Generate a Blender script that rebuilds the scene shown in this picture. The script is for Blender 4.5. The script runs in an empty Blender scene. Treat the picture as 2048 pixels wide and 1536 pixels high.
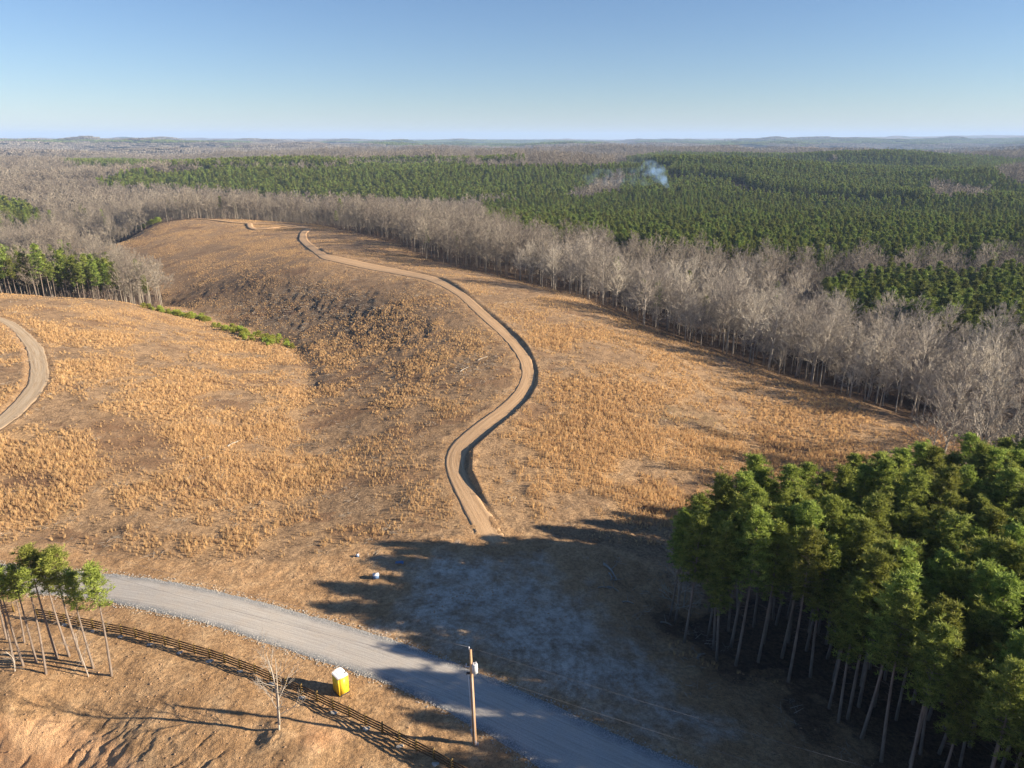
import bpy, math, random
import numpy as np
from mathutils import Vector

# ------------------------------------------------------------------ camera, sky, sun
SC = bpy.context.scene
CAM_H, PITCH, FPX = 55.0, math.radians(19.1), 1420.0
cd = bpy.data.cameras.new('camera'); cam = bpy.data.objects.new('camera', cd)
SC.collection.objects.link(cam); SC.camera = cam
cam.location = (0, 0, CAM_H); cam.rotation_euler = (math.radians(90) - PITCH, 0, 0)
cd.sensor_width = 36; cd.lens = 36 * FPX / 2048; cd.clip_start = 0.5; cd.clip_end = 60000

SUN_EL = math.radians(19.0)
SUN_AZ = math.atan2(0.989, -0.148)            # direction towards the sun, clockwise from +Y
w = bpy.data.worlds.new('World'); SC.world = w; w.use_nodes = True
nt = w.node_tree; bg = nt.nodes['Background']
sky = nt.nodes.new('ShaderNodeTexSky'); sky.sky_type = 'NISHITA'; sky.sun_disc = False
sky.sun_elevation = SUN_EL; sky.sun_rotation = SUN_AZ
sky.altitude = 300; sky.air_density = 1.0; sky.dust_density = 0.0; sky.ozone_density = 4.0
tint = nt.nodes.new('ShaderNodeMix'); tint.data_type = 'RGBA'; tint.blend_type = 'MULTIPLY'; tint.inputs[0].default_value = 1.0
tint.inputs[7].default_value = (.86, .86, .95, 1)      # cool winter air
nt.links.new(sky.outputs[0], tint.inputs[6]); nt.links.new(tint.outputs[2], bg.inputs[0]); bg.inputs[1].default_value = 0.05
sd = bpy.data.lights.new('sun', 'SUN'); sd.energy = 5.0; sd.angle = math.radians(0.5); sd.color = (1.0, 0.84, 0.64)
sun = bpy.data.objects.new('sun', sd); SC.collection.objects.link(sun)
ldir = Vector((-0.989 * math.cos(SUN_EL), 0.148 * math.cos(SUN_EL), -math.sin(SUN_EL)))
sun.rotation_euler = ldir.to_track_quat('-Z', 'Y').to_euler(); sun.location = (200, -50, 200)
SC.view_settings.view_transform = 'Standard'; SC.view_settings.look = 'None'
SC.view_settings.gamma = 1; SC.view_settings.exposure = 1.5
SC.render.engine = 'CYCLES'
cy = SC.cycles
cy.max_bounces = 6; cy.diffuse_bounces = 3; cy.glossy_bounces = 1; cy.transmission_bounces = 3
cy.volume_bounces = 1; cy.transparent_max_bounces = 6
cy.sample_clamp_indirect = 5
cy.use_denoising = True; cy.denoiser = 'OPENIMAGEDENOISE'; cy.denoising_input_passes = 'RGB_ALBEDO_NORMAL'

rng = np.random.default_rng(7); random.seed(7)
COL = SC.collection

# ------------------------------------------------------------------ maths helpers
cp, sp = math.cos(PITCH), math.sin(PITCH)
def ray(px, py):                                # photo pixel -> direction with unit drop
    v = py - 768.0; den = FPX * sp + v * cp
    return (px - 1024.0) / den, (FPX * cp - v * sp) / den
def proj(X, Y, Z):                              # world -> photo pixel
    dz = CAM_H - Z; zc = Y * cp + dz * sp
    zc = np.where(zc < 1.0, 1.0, zc)
    return 1024 + FPX * X / zc, 768 + FPX * (dz * cp - Y * sp) / zc
def _h(ix, iy, s):
    n = (ix * 374761393 + iy * 668265263 + s * 1442695041) & 0xFFFFFFFF
    n = ((n ^ (n >> 13)) * 1274126177) & 0xFFFFFFFF
    return ((n ^ (n >> 16)) & 0xFFFFFF) / 16777215.0
def vnoise(x, y, s=0):                          # value noise 0..1
    x = np.asarray(x, float); y = np.asarray(y, float)
    fx = np.floor(x); fy = np.floor(y); ix = fx.astype(np.int64); iy = fy.astype(np.int64)
    tx = x - fx; ty = y - fy; tx = tx * tx * (3 - 2 * tx); ty = ty * ty * (3 - 2 * ty)
    a = _h(ix, iy, s); b = _h(ix + 1, iy, s); c = _h(ix, iy + 1, s); d = _h(ix + 1, iy + 1, s)
    return (a * (1 - tx) + b * tx) * (1 - ty) + (c * (1 - tx) + d * tx) * ty
def fbm(x, y, o=4, s=0, g=0.5):                 # about -1..1
    r = 0.0; a = 1.0; t = 0.0; ca, sa = 0.8, 0.6
    for k in range(o):
        r = r + a * (vnoise(x, y, s + k) * 2 - 1); t += a; a *= g
        x, y = (x * ca - y * sa) * 2.03 + 11.3, (x * sa + y * ca) * 2.03 + 5.7
    return r / t
def ss(a, b, x):
    t = np.clip((x - a) / (b - a), 0, 1); return t * t * (3 - 2 * t)
def inpoly(x, y, P):
    x = np.asarray(x, float); y = np.asarray(y, float); r = np.zeros(x.shape, bool)
    n = len(P)
    for i in range(n):
        x1, y1 = P[i]; x2, y2 = P[(i + 1) % n]
        if y1 == y2: continue
        c = ((y1 > y) != (y2 > y)) & (x < (x2 - x1) * (y - y1) / (y2 - y1) + x1)
        r ^= c
    return r
def segdist(x, y, P, closed=False):
    """distance to polyline, signed side (+ = left of travel), arclength"""
    best = np.full(np.shape(x), 1e9); side = np.zeros(np.shape(x)); arc = np.zeros(np.shape(x)); L = 0.0
    n = len(P)
    for i in range(n if closed else n - 1):
        x1, y1 = P[i]; x2, y2 = P[(i + 1) % n]; dx, dy = x2 - x1, y2 - y1; l = math.hypot(dx, dy) + 1e-9
        t = np.clip(((x - x1) * dx + (y - y1) * dy) / l / l, 0, 1)
        ex = x - (x1 + dx * t); ey = y - (y1 + dy * t); d = np.hypot(ex, ey)
        m = d < best
        best = np.where(m, d, best); side = np.where(m, np.sign(dx * ey - dy * ex), side)
        arc = np.where(m, L + t * l, arc); L += l
    return best, side, arc
def softpoly(x, y, P, w):                       # 1 inside, fading over w outside/inside
    xs = [p[0] for p in P]; ys = [p[1] for p in P]
    m = (x > min(xs) - w) & (x < max(xs) + w) & (y > min(ys) - w) & (y < max(ys) + w)
    r = np.zeros(np.shape(x))
    if m.any():
        xm, ym = x[m], y[m]; d, _, _ = segdist(xm, ym, P, True)
        sgn = np.where(inpoly(xm, ym, P), 1, -1)
        r[m] = ss(-w, w, d * sgn)
    return r

# ------------------------------------------------------------------ terrain: control heights
CP = [  # photo pixel, height
 (0,1536,-3.5),(150,1500,-2.0),(300,1480,-0.5),(0,1430,0),(300,1400,0.2),(560,1463,0.2),(220,1351,0.3),(20,1300,0.3),
 (680,1387,0),(950,1490,0),(1200,1437,0),(1400,1536,-.2),(600,1260,0),(205,1170,.2),(0,1150,.3),(-300,1150,.5),
 (850,1250,-.3),(1050,1200,-1),(970,1090,-.6),(800,1100,-.3),(500,1110,-.2),(200,1080,.2),(1150,1330,-.6),(1300,1400,-.8),
 (1250,1110,-2.0),(1450,1330,-2.6),(1620,1426,-2.6),(1770,1536,-2.2),(1330,1232,-2.8),
 (930,1000,-.8),(885,915,-1.2),(960,850,-.6),(1060,760,0),(1030,680,0.6),(960,620,1),(860,560,0.5),(640,515,-3),(600,470,-5.5),
 (510,448,-7),(400,436,-8),(300,450,-12),
 (700,1000,-1.8),(640,900,-4),(620,760,-6.5),(590,690,-9.5),(450,640,-15),(330,608,-20),(150,500,-24),(200,540,-26),
 (700,850,-3.5),(780,700,-4),(400,545,-15),(400,590,-16.5),(300,550,-20),(700,620,-6),(520,560,-9),(420,500,-13),(560,500,-8),(820,800,-2),
 (0,588,0),(120,596,-1.0),(240,604,-4.5),(0,700,3),(0,850,3),(200,650,0.5),(200,800,2),(400,700,-5),(400,850,-.5),(540,800,-3.8),(300,1000,.5),(0,1000,1.2),
 (-300,700,4),(-300,900,3),(-300,590,1),
 (740,470,-6.5),(850,520,-4.5),(1000,556,-3),(1170,598,-3.5),(1300,662,-6),(1500,735,-7.5),(1700,803,-7.5),(1870,862,-8),
 (1100,640,-.5),(1250,750,-1),(1400,850,-3.5),(1200,950,-2),(1600,930,-6.5),(1450,780,-5),(1100,850,-.6),
]
WP = [  # world X, Y, height (hidden or far ground)
 (63,94,-6),(110,95,-9),(100,60,-5),(60,35,-3),(150,150,-14),(130,210,-17),(200,220,-20),(70,330,-15),(170,330,-22),(20,420,-14),
 (0,10,-3),(0,30,-1.5),(-50,20,-3),(60,0,-4),(-60,-60,0),(60,-60,0),(-120,50,0),(200,30,-8),
 (-300,430,-38),(-400,400,-38),(-330,560,-36),(-420,700,-30),(-250,800,-32),(-120,800,-30),
 (0,650,-26),(150,520,-22),(320,500,-21),(0,820,-30),(150,800,-26),(350,820,-26),(600,800,-26),(400,480,-20),(600,480,-20),(350,300,-24),(15,335,-11),(50,288,-13),(75,252,-16),(98,218,-18),(120,190,-18),(600,300,-20),
 (-100,1250,-9),(-400,1150,-12),(-650,1050,-26),(100,1250,-10),(350,1150,-16),(700,1150,-16),(1000,1150,-14),(-900,1100,-24),(-1300,1000,-15),
 (0,1700,-9),(500,1700,-8),(1100,1700,-6),(-600,1700,-18),(-1200,1700,-12),(1600,1600,-14),
 (0,2600,-14),(1000,2500,-2),(1800,2500,-18),(-1500,2500,-10),(-600,2600,-18),(2600,2200,-15),
 (0,4500,-30),(2500,4500,-28),(-2500,4500,-12),(4500,4000,-20),(-4500,4000,0),
 (0,9000,-6),(5000,9000,20),(-5000,9000,15),(9000,7000,30),(-9000,7000,20),
 (0,18000,6),(7000,18000,40),(12000,16000,115),(-7000,18000,22),(-12500,16000,45),
 (-3000,-3000,0),(3000,-3000,0),(0,-8000,0),(-9000,0,0),(9000,0,0)]
P = []
for px, py, z in CP:
    rx, ry = ray(px, py); P.append((rx * (CAM_H - z), ry * (CAM_H - z), z))
P += WP
P = np.array(P, float)
def warp(X, Y):
    D = np.hypot(X, Y) + 12.0
    return np.arctan2(X, Y + 1e-9), 0.62 * np.log(D)
ua, ul = warp(P[:, 0], P[:, 1])
def _k(d2): return 0.5 * d2 * np.log(d2 + 1e-12)
n = len(P); A = np.zeros((n + 3, n + 3))
A[:n, :n] = _k((ua[:, None] - ua) ** 2 + (ul[:, None] - ul) ** 2) + np.eye(n) * 2e-5
A[:n, n] = 1; A[:n, n + 1] = ua; A[:n, n + 2] = ul; A[n:, :n] = A[:n, n:].T
TW = np.linalg.solve(A, np.concatenate([P[:, 2], [0, 0, 0]]))
def hbase(X, Y):
    X = np.asarray(X, float); Y = np.asarray(Y, float); sh = X.shape
    a, l = warp(X.ravel(), Y.ravel()); out = np.empty(a.shape)
    for s in range(0, len(a), 60000):
        e = slice(s, s + 60000)
        out[e] = _k((a[e, None] - ua) ** 2 + (l[e, None] - ul) ** 2) @ TW[:n] + TW[n] + TW[n + 1] * a[e] + TW[n + 2] * l[e]
    out = out.reshape(sh); D = np.hypot(X, Y)
    far = ss(650, 2200, D)
    hills = fbm(X / 1100 + 3.1, Y / 900 + 8.2, 4, 21) * 26 + fbm(X / 420, Y / 300, 2, 31) * 15
    out = out + ss(620, 950, D) * (1 - ss(2500, 3500, D)) * fbm(X / 290 + 1.7, Y / 330, 2, 33) * 21
    out = out + far * hills * (1 + ss(2500, 7000, D) * 1.6) * (1 - 0.5 * ss(9000, 18000, D))
    return out
_T = np.exp(np.linspace(math.log(20), math.log(400000), 1400))
def G(px, py, up=0.0):                          # photo pixel -> point on the terrain
    rx, ry = ray(px, py)
    k = _T / math.hypot(rx, ry) if True else _T
    k = k[k < 2500] if ry > 0 else k
    X = rx * k; Y = ry * k; Z = CAM_H - k
    h = hbase(X, Y) + up
    i = np.argmax(Z < h)
    if not (Z < h).any(): i = len(k) - 1
    i = max(i, 1); f0 = Z[i - 1] - h[i - 1]; f1 = Z[i] - h[i]; t = f0 / (f0 - f1 + 1e-9)
    return float(X[i - 1] + (X[i] - X[i - 1]) * t), float(Y[i - 1] + (Y[i] - Y[i - 1]) * t)
def line(pts): return [G(a, b) for a, b in pts]
def resample(Pl, N):
    Pl = np.array(Pl); d = np.r_[0, np.cumsum(np.hypot(*np.diff(Pl, axis=0).T))]
    s = np.linspace(0, d[-1], N)
    return np.c_[np.interp(s, d, Pl[:, 0]), np.interp(s, d, Pl[:, 1])]
def smooth(Pl, k=3):
    Pl = np.array(Pl, float)
    for _ in range(k):
        Q = Pl.copy(); Q[1:-1] = (Pl[:-2] + 2 * Pl[1:-1] + Pl[2:]) / 4; Pl = Q
    return Pl

RU = line([(0,1128),(100,1136),(205,1146),(342,1163),(444,1185),(547,1211),(649,1238),(754,1269),(853,1303),(935,1338),(1044,1380),(1147,1432),(1249,1477),(1330,1512),(1400,1540)])
RL = line([(0,1184),(100,1188),(205,1199),(307,1224),(410,1247),(512,1277),(615,1316),(720,1345),(805,1378),(890,1419),(942,1450),(1010,1487),(1078,1535)])
def ext(Pl, a, b):                              # lengthen both ends
    p0, p1 = np.array(Pl[0]), np.array(Pl[1]); q0, q1 = np.array(Pl[-1]), np.array(Pl[-2])
    return [tuple(p0 + (p0 - p1) / np.linalg.norm(p0 - p1) * a)] + list(Pl) + [tuple(q0 + (q0 - q1) / np.linalg.norm(q0 - q1) * b)]
RU = resample(smooth(resample(ext(RU, 60, 40), 120), 8), 260); RL = resample(smooth(resample(ext(RL, 60, 46), 120), 8), 260)
TL = line([(975,1125),(953,1066),(935,1040),(919,1005),(893,950),(884,920),(890,899),(925,864),(965,836),(1000,812),(1030,783),(1045,748),(1038,720),(1020,692),(985,657),(950,626),(915,592),(880,571),(840,557),(780,546),(700,531),(640,518),(622,502),(597,480),(600,466),(612,457)])
TR = line([(1030,1120),(998,1046),(985,1030),(953,991),(935,955),(924,920),(928,904),(968,873),(1005,846),(1040,815),(1065,786),(1073,752),(1062,712),(1040,682),(1005,650),(965,616),(932,587),(893,562),(850,548),(790,536),(710,520),(655,509),(641,500),(615,480),(612,468),(624,458)])
TL = resample(smooth(resample(TL, 160), 3), 300); TR = resample(smooth(resample(TR, 160), 3), 300)
LO = line([(-60,622),(0,633),(34,645),(68,673),(89,697),(97,727),(99,758),(82,789),(41,833),(0,861),(-80,910)])
LI = line([(-70,628),(0,643),(27,663),(51,697),(58,731),(55,768),(31,799),(0,830),(-30,850),(-60,868),(-90,885)])
LO = resample(smooth(resample(LO, 90), 3), 140); LI = resample(smooth(resample(LI, 90), 3), 140)
B1 = line([(498,448),(500,455),(508,459),(530,458),(560,455),(590,456),(618,457)]); B1 = resample(smooth(resample(B1, 50), 3), 70)
B2 = line([(380,438),(420,440),(470,446),(520,449),(560,450),(612,456)]); B2 = resample(smooth(resample(B2, 50), 3), 70)
STRIP = {'road': (RU, RL), 'track': (TL, TR), 'loop': (LO, LI)}
def poly_of(a, b): return [tuple(p) for p in a] + [tuple(p) for p in b[::-1]]
DITCH = line([(1188,1108),(1225,1140),(1270,1170),(1320,1200),(1370,1235),(1420,1270)])
GUL = line([(700,960),(640,880),(615,800),(612,740),(590,690),(540,668),(470,645),(400,625),(330,606)])
BERM = smooth(line([(1200,1225),(1300,1330),(1420,1380),(1500,1400),(1550,1440)]), 1)
TREE_B = G(559, 1466)

def near(X, Y, r0, r1): D = np.hypot(X, Y); return (D > r0) & (D < r1)
def height(X, Y, detail=True):
    """the ground surface, roads cut in"""
    X = np.asarray(X, float); Y = np.asarray(Y, float)
    h = hbase(X, Y); D = np.hypot(X, Y)
    m = near(X, Y, 25, 420) & (Y > 5)
    if m.any():
        x, y = X[m], Y[m]; d = np.zeros(x.shape); rough = np.ones(x.shape)
        dd = D[m]
        for (a, b, bank) in ((RU, RL, .1), (TL, TR, .55), (LO, LI, .15)):
            ins = inpoly(x, y, poly_of(a[::4], b[::4]))
            d1, s1, ar1 = segdist(x, y, a[::6]); d2, s2, ar2 = segdist(x, y, b[::6]); fade = ss(4, 26, ar1) if bank > .5 else 1.0; dm = np.minimum(d1, d2)
            rough *= np.where(ins, (1 - ss(5, 17, ar1)) * 1.6 if bank > .5 else 0.0, ss(0.9, 3.2, dm))
            if bank > .5:                       # right hand bank of the track throws the shadow seen in the photo
                right = (~ins) & (d2 < d1)
                var = .45 + 1.5 * vnoise(x / 11, y / 11, 77)
                d += np.where(right, bank * 1.05 * fade * var * ss(0, 1.0, d2) * np.exp(-d2 / 4.5), 0)
            elif bank > .12:
                d += np.where(~ins, .35 * ss(0, .8, dm) * np.exp(-dm / 2.5), 0)
            d -= np.where(ins, (0.10 + dd * .0008) * (fade if bank <= .5 else ss(0, 14, ar1)) * ss(.5, 1.2, dm), 0)
        dg, _, ar = segdist(x, y, DITCH); dep = ss(0, 9, ar) * (1 - ss(16, 34, ar)); d -= 1.3 * dep * np.exp(-(dg / (2.2 + 1.2 * vnoise(x / 3, y / 3, 57))) ** 2)
        dg, _, ar = segdist(x, y, GUL); d -= .9 * ss(10, 80, ar) * np.exp(-(dg / 3.6) ** 2) * (.5 + vnoise(x / 9, y / 9, 58))
        r = np.hypot(x - TREE_B[0], y - TREE_B[1]); d += .4 * np.exp(-(r / 1.6) ** 2) * (1 + .5 * fbm(x / .7, y / .7, 2, 55))
        r = np.hypot(x - TREE_B[0] - 3.5, y - TREE_B[1] + 2.2); d += .5 * np.exp(-(r / 2.6) ** 2)
        r = np.hypot(x - TREE_B[0] + 2.2, y - TREE_B[1] + .6); d -= .3 * np.exp(-(r / 1.3) ** 2)
        if detail:
            fld = ss(78, 100, dd)
            d += rough * (fbm(x / 4.0, y / 4.0, 4, 5) * (.13 + .13 * fld) + fbm(x / .7, y / .7, 4, 9) * (.085 + .02 * fld))
            px, py = proj(x, y, h[m])
            er = softpoly(px, py, [(-400,1420),(150,1420),(330,1440),(430,1470),(560,1560),(560,1700),(-400,1700)], 40)
            u = -x * .72 + y * .70; v = x * .70 + y * .72   # gullies run down the cut slope
            d -= er * .27 * np.maximum(0, fbm(u / .62 + 1.5 * fbm(x / 2.2, y / 2.2, 3, 41), v / 2.3, 4, 43) + .05)
            sl = softpoly(px, py, [(330,600),(420,560),(560,545),(740,590),(900,640),(820,700),(660,690),(600,668),(470,640)], 30)
            d += sl * (np.abs(fbm(x / 3.5, y / 9.0, 3, 51)) * .8 - .25)
        h = h.copy(); h[m] += d
    m = D >= 420
    if detail and m.any():
        h = h.copy(); h[m] += fbm(X[m] / 7, Y[m] / 7, 2, 13) * (.2 + .3 * ss(600, 800, D[m]))
    return h

# ------------------------------------------------------------------ object helpers
def link(o): COL.objects.link(o); return o
def tag(o, label=None, cat=None, group=None, kind=None):
    if label: o['label'] = label
    if cat: o['category'] = cat
    if group: o['group'] = group
    if kind: o['kind'] = kind
    return o
def empty(name, loc, rz=0, rx=0, ry=0, sc=1.0):
    o = bpy.data.objects.new(name, None); o.location = loc; o.rotation_euler = (rx, ry, rz); o.scale = (sc, sc, sc)
    o.empty_display_size = .3
    return link(o)
def mesh_np(name, V, Q=None, T=None, mats=(), mi=None, attrs=None, smooth=False):
    me = bpy.data.meshes.new(name); V = np.asarray(V, np.float32)
    Q = np.zeros((0, 4), np.int32) if Q is None or len(Q) == 0 else np.asarray(Q, np.int32)
    T = np.zeros((0, 3), np.int32) if T is None or len(T) == 0 else np.asarray(T, np.int32)
    nq, ntr = len(Q), len(T)
    me.vertices.add(len(V)); me.vertices.foreach_set('co', V.ravel())
    me.loops.add(nq * 4 + ntr * 3); me.loops.foreach_set('vertex_index', np.r_[Q.ravel(), T.ravel()])
    me.polygons.add(nq + ntr)
    me.polygons.foreach_set('loop_start', np.r_[np.arange(nq) * 4, nq * 4 + np.arange(ntr) * 3].astype(np.int32))
    for m in mats: me.materials.append(m)
    if mi is not None: me.polygons.foreach_set('material_index', np.asarray(mi, np.int32))
    if smooth: me.polygons.foreach_set('use_smooth', np.ones(nq + ntr, bool))
    for k, a in (attrs or {}).items():
        a = np.asarray(a)
        if a.ndim == 1:
            at = me.attributes.new(k, 'FLOAT', 'POINT'); at.data.foreach_set('value', a.astype(np.float32))
        else:
            at = me.attributes.new(k, 'FLOAT_VECTOR', 'POINT'); at.data.foreach_set('vector', a.astype(np.float32).ravel())
    me.update(); me.validate() if False else None
    return me
class MB:
    """collects boxes, tubes, blades into one mesh"""
    def __init__(s): s.V = []; s.Q = []; s.T = []; s.n = 0; s.mq = []; s.mt = []; s.c = []
    def add(s, V, Q=None, T=None, mi=0, c=0.5):
        V = np.asarray(V, float)
        if Q is not None and len(Q): s.Q.append(np.asarray(Q) + s.n); s.mq.append(np.full(len(Q), mi))
        if T is not None and len(T): s.T.append(np.asarray(T) + s.n); s.mt.append(np.full(len(T), mi))
        s.V.append(V); s.c.append(np.broadcast_to(np.asarray(c, float), (len(V),))); s.n += len(V); return s
    def box(s, c, size, R=None, mi=0, taper=1.0):
        x, y, z = [k / 2 for k in size]; t = taper
        V = np.array([(-x,-y,-z),(x,-y,-z),(x,y,-z),(-x,y,-z),(-x*t,-y*t,z),(x*t,-y*t,z),(x*t,y*t,z),(-x*t,y*t,z)])
        if R is not None: V = V @ np.array(R).T
        return s.add(V + np.array(c), [(0,3,2,1),(4,5,6,7),(0,1,5,4),(1,2,6,5),(2,3,7,6),(3,0,4,7)], mi=mi)
    def tube(s, pts, rad, k=8, cap=True, mi=0, c=.5):
        pts = np.asarray(pts, float); m = len(pts); rad = np.broadcast_to(np.asarray(rad, float), (m,))
        tg = np.gradient(pts, axis=0); tg /= np.linalg.norm(tg, axis=1)[:, None] + 1e-9
        ref = np.array([1., 0, 0]) if abs(tg[0][0]) < .8 else np.array([0, 1., 0])
        u = np.cross(tg, ref); u /= np.linalg.norm(u, axis=1)[:, None] + 1e-9; v = np.cross(tg, u)
        a = np.arange(k) * 2 * np.pi / k
        V = (pts[:, None] + rad[:, None, None] * (np.cos(a)[None, :, None] * u[:, None] + np.sin(a)[None, :, None] * v[:, None])).reshape(-1, 3)
        i = np.arange(m - 1)[:, None] * k; j = np.arange(k)[None]; j2 = (j + 1) % k
        Q = np.stack([i + j, i + j2, i + k + j2, i + k + j], -1).reshape(-1, 4)
        T = []
        if cap:
            V = np.r_[V, pts[:1], pts[-1:]]; b = m * k
            T = [(b, (q + 1) % k, q) for q in range(k)] + [(b + 1, (m - 1) * k + q, (m - 1) * k + (q + 1) % k) for q in range(k)]
        return s.add(V, Q, T, mi, c)
    def segs(s, A, B, ra, rb, mi=0, c=.5):      # many 3-sided straight segments at once
        A = np.asarray(A, float); B = np.asarray(B, float); N = len(A)
        if N == 0: return s
        t = B - A; t /= np.linalg.norm(t, axis=1)[:, None] + 1e-9
        ref = np.where(np.abs(t[:, 2:3]) < .8, np.array([[0, 0, 1.]]), np.array([[1., 0, 0]]))
        u = np.cross(t, ref); u /= np.linalg.norm(u, axis=1)[:, None]; v = np.cross(t, u)
        V = []
        ra = np.broadcast_to(ra, (N,)); rb = np.broadcast_to(rb, (N,))
        for Pn, r in ((A, ra), (B, rb)):
            for a in (0, 2.094, 4.189): V.append(Pn + r[:, None] * (math.cos(a) * u + math.sin(a) * v))
        V = np.stack(V, 1).reshape(-1, 3); b = np.arange(N)[:, None] * 6
        Q = np.concatenate([b + np.array(q) for q in ((0,1,4,3),(1,2,5,4),(2,0,3,5))], 0)
        return s.add(V, Q, None, mi, np.repeat(np.broadcast_to(c, (N,)), 6))
    def blades(s, A, D, wv, mi=0, c=.5, tip=.35):   # flat leaf blades: base A, vector D, half width vector wv
        A = np.asarray(A, float); N = len(A)
        V = np.stack([A - wv, A + wv, A + D + wv * tip, A + D - wv * tip], 1).reshape(-1, 3)
        Q = np.arange(N)[:, None] * 4 + np.arange(4)
        return s.add(V, Q, None, mi, np.repeat(np.broadcast_to(c, (N,)), 4))
    def mesh(s, name, mats, smooth=False):
        V = np.concatenate(s.V); Q = np.concatenate(s.Q) if s.Q else None; T = np.concatenate(s.T) if s.T else None
        mi = np.concatenate((s.mq or [np.zeros(0)]) + (s.mt or [np.zeros(0)]))
        return mesh_np(name, V, Q, T, mats, mi, {'tone': np.concatenate(s.c)}, smooth)
    def obj(s, name, mats, parent=None, smooth=False, loc=None):
        if not isinstance(mats, (list, tuple)): mats = [mats]
        o = bpy.data.objects.new(name, s.mesh(name, mats, smooth))
        if parent: o.parent = parent
        if loc is not None: o.location = loc
        return link(o)
def rv(N):                                       # random unit vectors
    v = rng.normal(size=(N, 3)); return v / np.linalg.norm(v, axis=1)[:, None]

# ------------------------------------------------------------------ materials
class NT:
    def __init__(s, name):
        s.m = bpy.data.materials.new(name); s.m.use_nodes = True; s.t = s.m.node_tree; s.N = s.t.nodes
        s.b = s.N['Principled BSDF']; s.out = s.N['Material Output']
        s.b.inputs['Specular IOR Level'].default_value = .2
    def n(s, typ, **kw):
        x = s.N.new(typ)
        for k, v in kw.items(): setattr(x, k, v)
        return x
    def l(s, a, b): s.t.links.new(a, b)
    def coord(s):
        if not hasattr(s, '_c'): s._c = s.n('ShaderNodeTexCoord')
        return s._c.outputs['Object']
    def noise(s, scale, det=4, rough=.6, vec=None, dist=0.0, mapscale=None, rot=0.0):
        v = vec or s.coord()
        if mapscale:
            mp = s.n('ShaderNodeMapping'); mp.inputs['Scale'].default_value = mapscale; mp.inputs['Rotation'].default_value = (0, 0, rot)
            s.l(v, mp.inputs[0]); v = mp.outputs[0]
        x = s.n('ShaderNodeTexNoise'); x.inputs['Scale'].default_value = scale; x.inputs['Detail'].default_value = det
        x.inputs['Roughness'].default_value = rough; x.inputs['Distortion'].default_value = dist
        s.l(v, x.inputs['Vector']); return x.outputs[0]
    def ramp(s, f, stops, interp='LINEAR'):
        r = s.n('ShaderNodeValToRGB'); e = r.color_ramp.elements; r.color_ramp.interpolation = interp
        while len(e) < len(stops): e.new(.5)
        for k, (p, c) in enumerate(stops):
            e[k].position = p; e[k].color = (*c, 1) if not np.isscalar(c) else (c, c, c, 1)
        s.l(f, r.inputs[0]); return r.outputs[0]
    def attr(s, name, typ='GEOMETRY'):
        a = s.n('ShaderNodeAttribute', attribute_name=name, attribute_type=typ); return a.outputs['Fac']
    def mix(s, f, a, b, mode='MIX'):
        x = s.n('ShaderNodeMix', data_type='RGBA', blend_type=mode)
        for sock, v in ((x.inputs[0], f), (x.inputs[6], a), (x.inputs[7], b)):
            if hasattr(v, 'links'): s.l(v, sock)
            elif np.isscalar(v): sock.default_value = v
            else: sock.default_value = (*v, 1)
        return x.outputs[2]
    def math(s, op, a, b=None, c=None, clamp=False):
        x = s.n('ShaderNodeMath', operation=op, use_clamp=clamp)
        for i, v in enumerate((a, b, c)):
            if v is None: continue
            if hasattr(v, 'links'): s.l(v, x.inputs[i])
            else: x.inputs[i].default_value = v
        return x.outputs[0]
    def color(s, c):
        if hasattr(c, 'links'): s.l(c, s.b.inputs['Base Color'])
        else: s.b.inputs['Base Color'].default_value = (*c, 1)
    def bump(s, h, strength=.5, dist=.1, norm=None):
        b = s.n('ShaderNodeBump'); b.inputs['Strength'].default_value = strength; b.inputs['Distance'].default_value = dist
        s.l(h, b.inputs['Height'])
        if norm: s.l(norm, b.inputs['Normal'])
        s.l(b.outputs[0], s.b.inputs['Normal']); return b.outputs[0]
    def rough(s, r): s.b.inputs['Roughness'].default_value = r

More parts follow.
